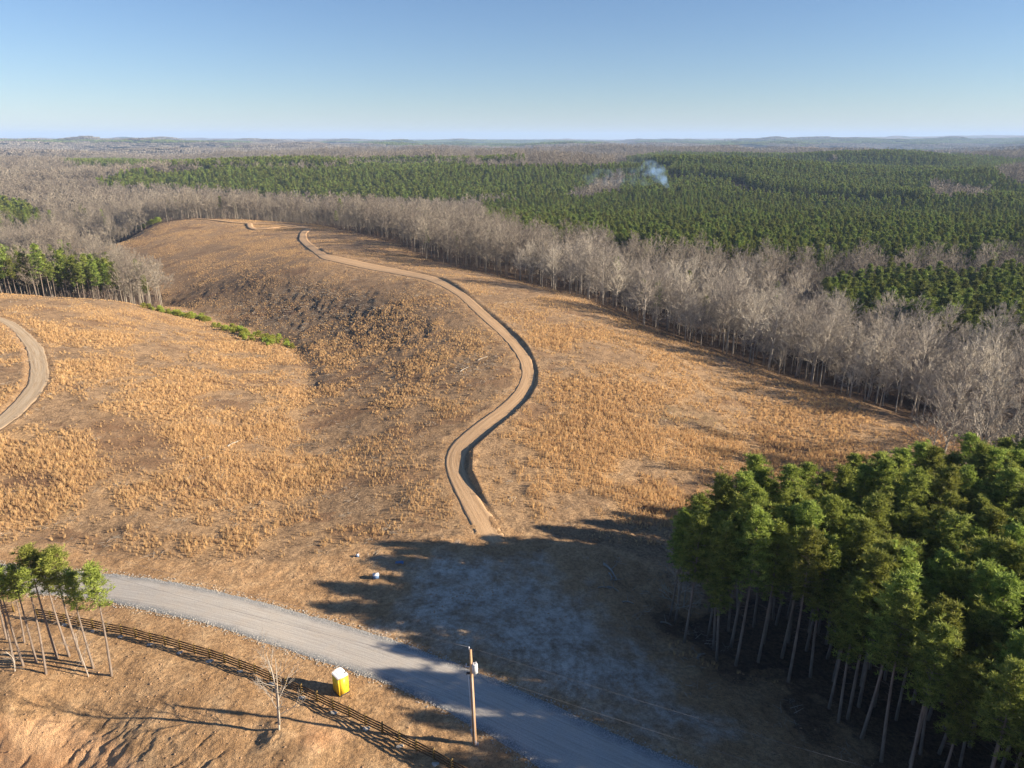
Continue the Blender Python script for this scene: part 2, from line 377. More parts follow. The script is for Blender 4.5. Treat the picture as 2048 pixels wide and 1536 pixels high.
def mat_ground():
    m = NT('ground'); m.rough(.95)
    fine = m.noise(2.2, 6, .7); mid = m.noise(.35, 5, .65); big = m.noise(.03, 4, .6)
    grit = m.noise(11, 3, .7)
    # dry field: straw, brown soil, dark litter
    field = m.ramp(fine, [(.34, (.085,.055,.034)), (.45, (.21,.14,.082)), (.56, (.38,.255,.145)), (.70, (.60,.43,.25))])
    patch = m.ramp(mid, [(.38, (.12,.08,.05)), (.6, (.42,.285,.165))])
    field = m.mix(.5, field, patch)
    strw = m.ramp(fine, [(.33, (.20,.125,.062)), (.5, (.44,.285,.145)), (.68, (.64,.435,.235))])
    field = m.mix(m.math('MULTIPLY', m.attr('z_straw'), .8), field, strw)
    blotched = m.mix(m.ramp(big, [(.42, 0.0), (.6, .22)]), field, (.25,.155,.085))  # broad flat brown blotches mixed into the field colour
    # bare soil
    soil = m.ramp(mid, [(.3, (.31,.185,.09)), (.5, (.46,.29,.15)), (.7, (.57,.39,.22))])
    soil = m.mix(m.ramp(fine, [(.38, .6), (.56, 0.0)]), soil, (.15,.10,.06))
    clay_lift = m.ramp(m.noise(.55, 7, .78), [(.36, (.25,.185,.125)), (.47, (.42,.36,.29)), (.62, (.63,.585,.51))])  # pale clay, lightened further to brighten the tree-shaded clearing
    red = m.ramp(mid, [(.3, (.43,.235,.115)), (.62, (.60,.385,.215))])
    litter = m.ramp(fine, [(.34, (.022,.017,.014)), (.66, (.11,.072,.05))])  # leaf litter, darkened further for the shade under the trees
    slash = m.ramp(fine, [(.34, (.06,.042,.03)), (.5, (.17,.115,.07)), (.68, (.38,.27,.165))])
    bare = m.ramp(mid, [(.3, (.13,.105,.095)), (.7, (.21,.17,.15))])
    pine = m.ramp(mid, [(.3, (.018,.038,.02)), (.7, (.035,.062,.028))])
    rust = m.ramp(fine, [(.36, (.08,.045,.028)), (.64, (.25,.145,.08))])
    green = m.ramp(fine, [(.35, (.16,.12,.06)), (.7, (.13,.15,.05))])
    c = blotched
    def nm(name, soft=.35, src=None):            # zone mask with a noise-broken edge
        a = m.attr(name); return m.ramp(m.math('ADD', a, m.math('MULTIPLY', m.math('SUBTRACT', src or mid, .5), 1.1)), [(.5 - soft / 2, 0.0), (.5 + soft / 2, 1.0)])
    for name, col, src in (('z_slash', slash, mid), ('z_rust', rust, fine), ('z_green', green, fine), ('z_soil', soil, mid),
                           ('z_red', red, mid), ('z_clay_lift', clay_lift, m.noise(.16, 6, .7))):
        c = m.mix(nm(name, .35, src), c, col)
    for name, col in (('z_litter_shade', litter), ('z_bare', bare), ('z_pine', pine)):
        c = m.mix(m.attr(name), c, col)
    c = m.mix(1.0, c, m.ramp(grit, [(.36, .62), (.5, .98), (.66, 1.25)]), 'MULTIPLY')
    m.color(c)
    # tyre arcs and dozer marks in the clearing
    cx, cyy = G(905, 1330)
    mp = m.n('ShaderNodeMapping'); mp.inputs['Location'].default_value = (-cx, -cyy, 0); m.l(m.coord(), mp.inputs[0])
    wv = m.n('ShaderNodeTexWave', wave_type='RINGS', rings_direction='Z'); wv.inputs['Scale'].default_value = .33
    wv.inputs['Distortion'].default_value = 7.0; wv.inputs['Detail'].default_value = 3; wv.inputs['Detail Scale'].default_value = .6
    m.l(mp.outputs[0], wv.inputs[0])
    arcs = m.math('MULTIPLY', wv.outputs[0], m.attr('z_arcs'))
    h = m.math('ADD', m.math('MULTIPLY', fine, .6), m.math('MULTIPLY', grit, .26))
    h = m.math('ADD', h, m.math('MULTIPLY', mid, .6)); h = m.math('ADD', h, m.math('MULTIPLY', arcs, .11))
    m.bump(h, .9, .55)
    c2 = m.mix(m.math('MULTIPLY', m.ramp(arcs, [(.5, 0.0), (.9, 1.0)]), .2), c, (.17,.12,.08)); m.color(c2)
    return m.m
def mat_gravel():
    m = NT('gravel'); m.rough(.95)
    al = m.attr('across'); f = m.noise(9, 4, .75); st = m.noise(1.0, 4, .6, vec=m.n('ShaderNodeAttribute', attribute_name='uvw').outputs['Vector'], mapscale=(5.0, .12, 1))
    mid = m.noise(.5, 4, .6)
    c = m.ramp(st, [(.3, (.36,.335,.30)), (.55, (.49,.465,.425)), (.75, (.58,.55,.51))])
    c = m.mix(m.ramp(f, [(.35, .55), (.62, 0.0)]), c, (.22,.215,.205))
    c = m.mix(m.ramp(mid, [(.4, 0.0), (.7, .35)]), c, (.45,.38,.30))
    edge = m.ramp(m.math('ADD', al, m.math('MULTIPLY', m.math('SUBTRACT', mid, .5), .5)), [(.62, 0.0), (.88, 1.0)])
    ec = m.ramp(f, [(.4, (.15,.16,.165)), (.62, (.38,.38,.37))])
    c = m.mix(edge, c, ec); m.color(c)
    m.bump(m.math('ADD', m.math('MULTIPLY', f, .12), m.math('MULTIPLY', st, .1)), .8, .3)
    return m.m
def mat_dirt(name, a, b, cc):
    m = NT(name); m.rough(.95)
    f = m.noise(3.5, 5, .7); mid = m.noise(.5, 4, .6)
    st = m.noise(1.0, 4, .6, vec=m.n('ShaderNodeAttribute', attribute_name='uvw').outputs['Vector'], mapscale=(2.6, .10, 1))
    c = m.ramp(st, [(.25, a), (.42, b), (.7, cc)])
    c = m.mix(m.ramp(f, [(.38, .25), (.6, 0.0)]), c, a)
    wh = m.ramp(m.math('ADD', m.attr('across'), m.math('MULTIPLY', m.math('SUBTRACT', mid, .5), .35)), [(.28, 0.0), (.42, 1.0), (.55, 1.0), (.68, 0.0)])
    c = m.mix(m.math('MULTIPLY', wh, .35), c, tuple(k * .62 for k in b))
    eg = m.ramp(m.math('ADD', m.attr('across'), m.math('MULTIPLY', m.math('SUBTRACT', f, .5), .5)), [(.72, 0.0), (.95, 1.0)]); c = m.mix(m.math('MULTIPLY', eg, .5), c, a); m.color(c)
    m.bump(m.math('ADD', m.math('MULTIPLY', f, .25), m.math('MULTIPLY', st, .22)), .7, .35)
    return m.m
def mat_simple(name, c, r=.8, var=.25, scale=3, bump=.2, mapscale=None, spec=.2, metal=0.0):
    m = NT(name); m.rough(r); f = m.noise(scale, 4, .6, mapscale=mapscale)
    lo = tuple(k * (1 - var) for k in c); hi = tuple(min(1, k * (1 + var)) for k in c)
    m.color(m.ramp(f, [(.3, lo), (.7, hi)])); m.b.inputs['Specular IOR Level'].default_value = spec; m.b.inputs['Metallic'].default_value = metal
    if bump: m.bump(f, bump, .05)
    return m.m
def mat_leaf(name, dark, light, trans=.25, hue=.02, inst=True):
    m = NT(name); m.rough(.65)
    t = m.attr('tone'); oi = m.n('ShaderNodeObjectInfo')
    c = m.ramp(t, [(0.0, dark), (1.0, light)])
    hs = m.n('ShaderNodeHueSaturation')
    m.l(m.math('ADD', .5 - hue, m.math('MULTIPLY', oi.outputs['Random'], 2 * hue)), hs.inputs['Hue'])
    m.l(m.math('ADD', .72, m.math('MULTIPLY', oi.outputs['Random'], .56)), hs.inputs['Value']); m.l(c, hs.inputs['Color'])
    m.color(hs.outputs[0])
    if trans:
        tb = m.n('ShaderNodeBsdfTranslucent'); m.l(hs.outputs[0], tb.inputs[0]); mx = m.n('ShaderNodeMixShader'); mx.inputs[0].default_value = trans
        m.l(m.b.outputs[0], mx.inputs[1]); m.l(tb.outputs[0], mx.inputs[2]); m.l(mx.outputs[0], m.out.inputs[0])
    return m.m
M = dict(ground=mat_ground(), gravel=mat_gravel(),
    dirt=mat_dirt('track_dirt', (.35,.22,.12), (.50,.33,.185), (.58,.405,.24)),
    palerut=mat_dirt('rutted_dirt', (.27,.185,.11), (.42,.32,.21), (.50,.42,.31)),
    needle=mat_leaf('pine_needles', (.075,.11,.025), (.37,.42,.09), .32),
    bark=mat_simple('pine_bark', (.19,.155,.13), .9, .3, 4, .4, (1, 1, .2)),
    barep=mat_leaf('pale_bark', (.19,.17,.145), (.46,.415,.355), 0, .01),
    barefar=mat_leaf('shaded_far_twigs', (.145,.124,.10), (.31,.272,.225), 0, .012),  # darker than the near bark: shaded crown gaps put into the colour
    needlefar=mat_leaf('far_needles', (.024,.048,.015), (.29,.34,.072), .22),
    sap=mat_leaf('young_needles', (.19,.23,.04), (.46,.52,.10), .3),
    straw=mat_leaf('dry_grass', (.44,.29,.145), (.73,.515,.28), .4, .008),
    brush=mat_leaf('dry_brush', (.14,.095,.07), (.30,.22,.17), .1, .02),
    rail=mat_simple('stained_boards', (.085,.052,.026), .7, .35, 5, .2),
    post=mat_simple('treated_post', (.20,.135,.05), .8, .4, 6, .3, (1, 1, .3)),
    yellow=mat_simple('yellow_plastic', (.80,.56,.035), .45, .05, 1.5, .02, spec=.4),
    white=mat_simple('white_plastic', (.62,.62,.66), .4, .04, 2, .02, spec=.4),
    grey=mat_simple('grey_metal', (.52,.55,.57), .45, .12, 3, .03, spec=.4),
    dark=mat_simple('dark_plastic', (.03,.03,.035), .5, .2, 3, .02),
    pole=mat_simple('pole_wood', (.42,.27,.155), .85, .25, 4, .3, (1, 1, .12)),
    wire=mat_simple('wire_metal', (.20,.20,.20), .5, .1, 1, 0, spec=.4),
    blue=mat_simple('blue_plastic', (.10,.19,.36), .5, .1, 2, .02, spec=.4),
    log=mat_simple('weathered_log', (.30,.275,.24), .85, .3, 3, .3, (1, 1, .4)),
    concrete=mat_simple('pale_clod', (.42,.40,.36), .95, .2, 6, .3),
)

# ------------------------------------------------------------------ where things grow (zones in ground / canopy pixels)
FIELD = [(-900,560),(0,583),(150,590),(290,590),(325,594),(140,497),(250,457),(370,433),(520,440),(620,447),(700,462),(800,489),(850,519),(1000,553),(1170,596),
         (1300,660),(1450,712),(1600,766),(1750,815),(1880,862),(1905,885),(1880,920),(1840,960),(1900,1000),(1750,1060),(1500,1110),(1300,1300),(1300,3000),(-900,3000)]
NS = line([(1298,1226),(1335,1192),(1400,1185),(1530,1170),(1700,1140),(1850,1108),(2000,1075)])
NSF = line([(1298,1228),(1392,1308),(1441,1336),(1560,1364),(1620,1430),(1690,1484),(1770,1545)])
NEAR_STAND = NSF[::-1] + NS[1:] + [(95,108),(150,118),(210,110),(230,20),(110,2),(60,8),(45,22)]
CAN = dict(
 pineA=[(1640,560),(1800,545),(2050,540),(2600,535),(2600,690),(2048,668),(1950,652),(1850,640),(1720,620),(1650,592)],
 pineB=[(960,403),(1100,393),(1240,384),(1243,352),(1232,324),(1330,306),(1500,311),(1800,306),(2000,318),(2200,330),(2600,330),(2600,495),(2048,510),(1700,512),(1600,520),(1500,516),(1350,500),(1200,478),(1050,458),(975,445),(962,425)],
 pineC=[(190,362),(260,345),(330,345),(450,335),(640,335),(900,332),(1240,330),(1235,345),(1140,388),(1100,393),(960,398),(850,403),(700,398),(640,396),(480,383),(380,377),(250,371),(200,369)],
 pineD=[(115,325),(200,320),(330,325),(480,323),(600,322),(850,318),(1000,320),(1060,316),(1110,319),(900,329),(600,332),(450,334),(280,336),(160,333)],
 pineE=[(-500,370),(0,394),(60,410),(85,432),(60,444),(0,446),(-500,450)],
 pineF=[(-500,492),(0,499),(100,508),(190,520),(235,542),(225,560),(100,556),(0,545),(-500,540)])
NOPINE = [[(1855,372),(1900,366),(1965,374),(1990,390),(1870,392)],[(1985,345),(2048,334),(2300,330),(2300,368),(2040,366)],[(1640,318),(1660,316),(1680,324),(1650,326)],
          [(1130,392),(1185,372),(1232,352),(1250,345),(1242,378),(1160,396)],[(1040,312),(1200,314),(1222,326),(1060,327)]]
OPEN = [[(1225,321),(1290,321),(1345,325),(1345,334),(1290,332),(1228,330)],[(1335,341),(1400,343),(1480,348),(1500,366),(1560,372),(1640,378),(1640,391),(1560,386),(1480,382),(1458,362),(1390,354),(1335,352)],
        [(1640,378),(1740,386),(1840,388),(1840,397),(1740,399),(1640,391)],[(1248,342),(1300,340),(1300,350),(1250,350)]]
FARPINE = [[(640,283),(800,281),(1100,280),(1250,284),(1000,292),(800,291)],[(1250,281),(2048,276),(2300,278),(2300,286),(1700,287),(1300,286)],[(0,279),(500,281),(500,286),(0,284)]]
def wood_kind(X, Y, Z):
    """0 nothing, 1 pine, 2 bare"""
    D = np.hypot(X, Y)
    gx, gy = proj(X, Y, Z); jx = fbm(X / 25, Y / 25, 2, 61) * 3; jy = fbm(X / 25, Y / 25, 2, 62) * 2
    k = np.full(X.shape, 2); cx, cy_ = proj(X, Y, Z + 15); cx = cx + jx; cy_ = cy_ + jy
    for P_ in CAN.values(): k[inpoly(cx, cy_, P_)] = 1
    for P_ in NOPINE: k[inpoly(cx, cy_, P_)] = 2
    for P_ in OPEN: k[inpoly(cx, cy_, P_) & (D > 800)] = 0
    vis = inpoly(gx + jx, gy + jy, FIELD)
    crest = (gx < 325) & (gy > 587) & (D > 330)      # behind the left hump, hidden ground
    k[vis & ~crest & (D < 640)] = 0
    k[(Y < 60) & (D < 300)] = 0
    k[(X > 0) & (D < 135) & (Y < 140)] = 0
    k[(X > 92) & (Y < 153 - .15 * (X - 98)) & (X < 190)] = 0
    k[(k == 1) & (gx < 330) & (gy > 572) & (D > 330) & (_h((X * 5).astype(np.int64), (Y * 5).astype(np.int64), 9) < .42)] = 2
    k[inpoly(X, Y, NEAR_STAND)] = 1
    return k

def lushf(px, py):
    lush = np.full(px.shape, .18)
    def put(p, v, w_=30):
        nonlocal lush
        k = softpoly(px, py, p, w_); lush = lush * (1 - k) + v * k
    put([(-400,560),(0,590),(250,605),(560,690),(620,780),(600,900),(520,1000),(560,1060),(480,1100),(250,1080),(0,1060),(-400,1060)], .62)
    put([(1060,640),(1300,690),(1500,760),(1880,880),(1750,960),(1500,1000),(1350,1040),(1100,1050),(1020,1000),(960,930),(1000,870),(1085,790)], .66)
    put([(640,700),(800,680),(1000,720),(1020,780),(900,850),(700,840),(640,790)], .45)
    put([(500,930),(620,900),(700,950),(690,1020),(520,1030)], .7, 15)
    put([(430,1010),(600,1020),(760,1050),(760,1090),(600,1110),(380,1090)], .48)
    put([(500,1020),(700,1020),(800,960),(720,940)], .22, 20)
    put([(1060,1040),(1350,1040),(1500,1100),(1000,1090)], .15)
    put([(-2500,1075),(0,1085),(330,1118),(560,1126),(690,1100),(960,1060),(1020,1048),(1330,1100),(1330,2000),(-2500,2000)], .0, 8)
    put([(150,500),(400,440),(640,450),(850,520),(1170,600),(900,560),(640,520),(450,560),(330,600)], .34)
    put([(180,840),(300,835),(350,900),(330,935),(180,935)], .08, 28); put([(0,940),(120,940),(110,985),(0,985)], .1, 24)
    return lush

# ------------------------------------------------------------------ ground sheet
r0 = [0.0, 6, 14, 22, 30, 36, 40]; r = 41.0
while r < 22000:
    r0.append(r); r += min(max(r * r / 55 * .0016, .11), .0075 * r)
RR = np.array(r0)
fa = np.radians(np.arange(-62, 62.001, .135)); ca_ = np.radians(np.arange(64, 296, 3.0))
AA = np.r_[fa, ca_]
def sheet():
    nr, na = len(RR), len(AA)
    R_, A_ = np.meshgrid(RR[1:], AA, indexing='ij')
    X = R_ * np.sin(A_); Y = R_ * np.cos(A_); Z = height(X, Y)
    px, py = proj(X, Y, Z); D = R_
    i = np.arange(nr - 2)[:, None] * na; j = np.arange(na)[None]; j2 = (j + 1) % na
    Q = np.stack([i + j, i + na + j, i + na + j2, i + j2], -1).reshape(-1, 4)
    c = (nr - 1) * na; T = [(c, q, (q + 1) % na) for q in range(na)]
    V = np.c_[X.ravel(), Y.ravel(), Z.ravel()]; V = np.r_[V, [[0, 0, float(height(np.array([0.]), np.array([.0]))[0])]]]
    front = Y > 20
    nxy = fbm(X / 5, Y / 5, 4, 71) * 30
    qx, qy = px + nxy, py + fbm(X / 5 + 9, Y / 5, 4, 73) * 20
    def z(polys, w=18, lim=700):
        o = np.zeros(X.shape)
        for p in polys: o = np.maximum(o, softpoly(qx, qy, p, w))
        return np.where(front & (D < lim), o, 0)
    at = {}
    soil = z([[(-2500,1060),(0,1085),(150,1095),(330,1118),(560,1128),(680,1100),(820,1085),(930,1075),(960,1055),(1010,1045),(1080,1070),(1200,1095),(1330,1130),(1480,1300),(1600,1380),(1760,1500),(2000,1700),(2400,2400),(-2500,2400)],
              [(890,880),(960,840),(960,870),(925,900),(930,940),(1000,1060),(940,1060),(880,940)]], 14)
    for (p_, q_) in ((RU, RL), (TL, TR), (LO, LI)):
        mm = front & (D < 450); ds = np.full(X.shape, 99.); d1, _, _ = segdist(X[mm], Y[mm], p_[::6]); d2, _, _ = segdist(X[mm], Y[mm], q_[::6]); ds[mm] = np.minimum(d1, d2)
        soil = np.maximum(soil, .95 * (1 - ss(.2, 2.6, ds + fbm(X / 2, Y / 2, 2, 87) * 1.2)))
    soil = np.where((~front) | ((D < 48)), 1, soil); at['z_soil'] = soil
    at['z_red'] = z([[(-2500,1420),(0,1440),(140,1445),(230,1480),(300,1560),(300,1900),(-2500,1900)],[(620,1430),(700,1470),(640,1500),(590,1480)]], 40)
    at['z_clay_lift'] = z([[(780,1115),(900,1105),(1010,1120),(960,1150),(1000,1180),(1080,1240),(1180,1330),(1210,1380),(1100,1330),(960,1310),(900,1330),(800,1270),(880,1200),(810,1150)],
                      [(1190,1320),(1260,1350),(1320,1410),(1240,1440),(1170,1370)],[(1050,1170),(1110,1170),(1100,1200),(1060,1200)]], 40) * .55
    at['z_clay_lift'] = np.maximum(at['z_clay_lift'], z([[(760,1130),(1000,1100),(1160,1160),(1300,1300),(1500,1480),(1400,1520),(1150,1420),(940,1325),(760,1260),(800,1200)]], 120) * .72)  # wide pale zone painted in to lift the pine shadow on the clearing
    lsh = np.where(front & (D < 700) & (D > 60), lushf(px, py), 0); at['z_straw'] = np.clip(lsh * 1.35 * (.9 + 2.6 * fbm(X / 13, Y / 13, 3, 15)), 0, 1)
    at['z_arcs'] = z([[(600,1200),(760,1170),(1000,1190),(1180,1290),(1300,1420),(1150,1400),(900,1320),(760,1270)]], 30)
    at['z_slash'] = np.maximum(z([[(330,600),(420,560),(560,545),(740,590),(860,640),(820,700),(680,700),(600,670),(470,640)]], 35),
        .42 * z([[(200,500),(420,450),(600,480),(640,530),(880,580),(1010,700),(1000,800),(840,880),(640,900),(620,700),(450,640)],[(560,900),(760,900),(900,960),(960,1060),(760,1090),(560,1060)]], 60))
    at['z_slash'] = np.maximum(at['z_slash'], z([[(560,880),(640,875),(700,890),(600,905)],[(905,745),(930,718),(990,708),(1000,725),(950,745)],[(1260,820),(1330,815),(1400,850),(1330,860)]], 16) * .75)
    at['z_rust'] = z([[(180,845),(230,835),(300,845),(270,865),(190,870)],[(190,880),(330,870),(350,900),(250,905)],[(0,950),(90,935),(130,960),(60,985),(0,980)],[(180,915),(330,910),(320,935),(200,935)],[(310,960),(420,935),(440,970),(330,1010)],[(440,870),(520,860),(500,890)]], 45) * .82
    sc_ = (fbm(X / 11 + 4, Y / 8, 4, 88) > .24) * front * (D > 85) * (D < 600) * (soil < .3); at['z_rust'] = np.maximum(at['z_rust'], sc_ * (.4 + .15 * vnoise(X / 5, Y / 5, 89)))
    at['z_green'] = z([[(1280,795),(1370,800),(1500,870),(1450,880),(1330,850)],[(60,1000),(160,985),(200,1020),(100,1040)]], 40) * .4
    qx_, qy_ = X + fbm(X / 5, Y / 5, 3, 85) * 6, Y + fbm(X / 5, Y / 5, 3, 86) * 6
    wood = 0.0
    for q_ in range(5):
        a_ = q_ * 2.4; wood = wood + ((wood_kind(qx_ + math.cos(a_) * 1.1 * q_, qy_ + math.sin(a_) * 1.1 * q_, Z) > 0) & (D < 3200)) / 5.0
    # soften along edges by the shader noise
    at['z_litter_shade'] = wood * .95
    far = D >= 3000
    fx, fy = px + fbm(X / 300, Y / 300, 3, 81) * 20, py + fbm(X / 500, Y / 300, 3, 82) * 2.5
    fp = np.zeros(X.shape)
    for p in FARPINE: fp = np.maximum(fp, inpoly(fx, fy, p))
    fp = np.maximum(fp, (fbm(X / 800 + 5, Y / 800, 3, 83) > .42) * 1.0)
    at['z_bare'] = ss(2900, 3300, D); at['z_pine'] = np.where(far, fp, 0)
    fl = [(1465,292),(1500,290),(1545,294),(1500,297)], [(1590,295),(1640,293),(1700,298),(1620,299)], [(40,308),(80,304),(130,312),(70,313)]
    for p in fl:
        mm = inpoly(px, py, p) & far; at['z_bare'][mm] = 0; at['z_pine'][mm] = 0
    attrs = {a: np.r_[b.ravel(), 0.5] for a, b in at.items()}
    me = mesh_np('ground', V, Q, T, [M['ground']], None, attrs, True)
    o = bpy.data.objects.new('ground', me); link(o); tag(o, kind='structure')
sheet()

def strip(name, a, b, m, nc, off, crown=.0, sink=False):
    """road surface draped between two edges, with turned-down edges; a, b are the polylines"""
    N = len(a); t = np.linspace(0, 1, nc)
    t = np.r_[-0.02, t, 1.02]
    Pn = a[:, None] * (1 - t)[None, :, None] + b[:, None] * t[None, :, None]
    wob = (fbm(Pn[..., 0] / 1.6, Pn[..., 1] / 1.6, 3, 91) * (.28 if nc > 10 else .5))
    dirv = (b - a) / np.linalg.norm(b - a, axis=1)[:, None]
    ew = np.zeros(t.shape); ew[:2] = 1; ew[-2:] = 1
    Pn = Pn + dirv[:, None] * (wob * ew)[..., None]
    X, Y = Pn[..., 0], Pn[..., 1]; D = np.hypot(X, Y)
    Z = height(X * 0 + X, Y * 0 + Y, False); base = hbase(X, Y)
    Z = base + off + crown * (1 - (2 * t - 1) ** 2)[None] + fbm(X / 5, Y / 5, 2, 95) * .02
    Z = Z + .25 * ss(400, 430, D); Z[:, 0] -= .30; Z[:, -1] -= .30
    L = np.r_[0, np.cumsum(np.hypot(*np.diff((a + b) / 2, axis=0).T))]
    if sink: Z -= (.22 * (1 - ss(0, 9, L)))[:, None]
    nt_ = len(t)
    i = np.arange(N - 1)[:, None] * nt_; j = np.arange(nt_ - 1)[None]
    Q = np.stack([i + j, i + nt_ + j, i + nt_ + j + 1, i + j + 1], -1).reshape(-1, 4)
    V = np.c_[X.ravel(), Y.ravel(), Z.ravel()]
    across = np.abs(2 * t - 1)[None].repeat(N, 0).ravel()
    wdt = np.linalg.norm(b - a, axis=1)
    uvw = np.stack([t[None] * wdt[:, None], L[:, None].repeat(nt_, 1), 0 * X], -1).reshape(-1, 3)
    me = mesh_np(name, V, Q[:, ::-1], None, [m], None, {'across': across, 'uvw': uvw}, True)
    o = bpy.data.objects.new(name, me); link(o); tag(o, kind='structure'); return o
strip('gravel_road', RU, RL, M['gravel'], 15, .03, .06)
strip('dirt_track', TL, TR, M['dirt'], 9, .02, .0, True)
strip('rutted_track', LO, LI, M['palerut'], 9, .02)
def ribbon(c, w_):
    d = np.gradient(c, axis=0); nrm = np.c_[-d[:, 1], d[:, 0]] / np.linalg.norm(d, axis=1)[:, None]
    return c + nrm * w_ / 2, c - nrm * w_ / 2
strip('hilltop_track', *ribbon(B1, 4.5), M['dirt'], 4, .25)
strip('hilltop_path', *ribbon(B2, 3.5), M['dirt'], 4, .25)

def gz(x, y): return float(height(np.array([x], float), np.array([y], float))[0])

# ------------------------------------------------------------------ tree prototypes
def pine_proto(H, cl, W, nl, nb, bw, seed, bend=.4, blen=.42, dens=1.0):
    """trunk MB and crown MB. cl crown length, W crown radius"""
    global rng
    rng = np.random.default_rng(seed)
    ph = rng.uniform(0, 6.28)
    def axis(z):
        t = z / H; return np.stack([bend * np.sin(t * 2.2) * math.cos(ph), bend * np.sin(t * 2.2) * math.sin(ph), z], -1)
    tr = MB(); zz = np.linspace(-.4, H * .97, 9); tr.tube(axis(zz), np.interp(zz / H, [-.05, .05, .5, 1], [.21, .165, .11, .03]) * (H / 18) ** .6, 7)
    nd = int(10 * dens)                          # dead stubs below the crown
    if nd:
        z = rng.uniform(min(H * .35, (H - cl) * .6), H - cl, nd); a = rng.uniform(0, 6.28, nd); l = rng.uniform(.4, 1.5, nd)
        A_ = axis(z); tr.segs(A_, A_ + np.c_[np.cos(a) * l, np.sin(a) * l, l * .1], .022, .008)
    cr = MB()
    q = (np.arange(nl) + .5) / nl; z = H - cl + cl * q ** .85 * .97; az = np.arange(nl) * 2.399 + rng.uniform(-.5, .5, nl)
    prof = np.where(q < .25, .62 + 1.5 * q, 1.0) * np.power(np.clip(1.04 - q, 0, 1), .62)
    L = W * prof * rng.uniform(.6, 1.18, nl) + .12
    up = (.12 + .75 * q) * rng.uniform(.6, 1.3, nl)
    dv = np.c_[np.cos(az), np.sin(az), up]; A_ = axis(z); B_ = A_ + dv * L[:, None]
    cr.segs(A_, A_ + dv * L[:, None] * .85, .045, .012, 1)
    cen = []; 
    for s in (.38, .6, .82, 1.0):
        k = 1 if s < .5 else 2
        for _ in range(k):
            c = A_ + dv * (L * s)[:, None] + rng.normal(size=(nl, 3)) * np.array([.26, .26, .2]) * (W / 2.1) * (.6 + s)
            keep = rng.uniform(size=nl) < (.75 if s < .5 else .95)
            cen.append(c[keep])
    cen.append(axis(np.full(6, H)) + rng.normal(size=(6, 3)) * np.array([.2, .2, .3]) - np.array([0, 0, .3]))
    cen = np.concatenate(cen); N = len(cen)
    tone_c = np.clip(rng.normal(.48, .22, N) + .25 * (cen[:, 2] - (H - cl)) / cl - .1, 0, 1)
    rad = rng.uniform(.75, 1.25, N)
    C = np.repeat(cen, nb, 0); R_ = np.repeat(rad, nb)[:, None]; d = rv(N * nb); d[:, 2] = np.abs(d[:, 2]) * .9 - .25 + .2
    d /= np.linalg.norm(d, axis=1)[:, None]
    Dv = d * blen * R_ * rng.uniform(.7, 1.15, (N * nb, 1)); st = C + d * .08
    wv = np.cross(d, rv(N * nb)); wv /= np.linalg.norm(wv, axis=1)[:, None] + 1e-9; wv *= bw
    tn = np.clip(np.repeat(tone_c, nb) + rng.normal(0, .13, N * nb), 0, 1)
    cr.blades(st, Dv, wv, 0, tn, .45)
    return tr, cr
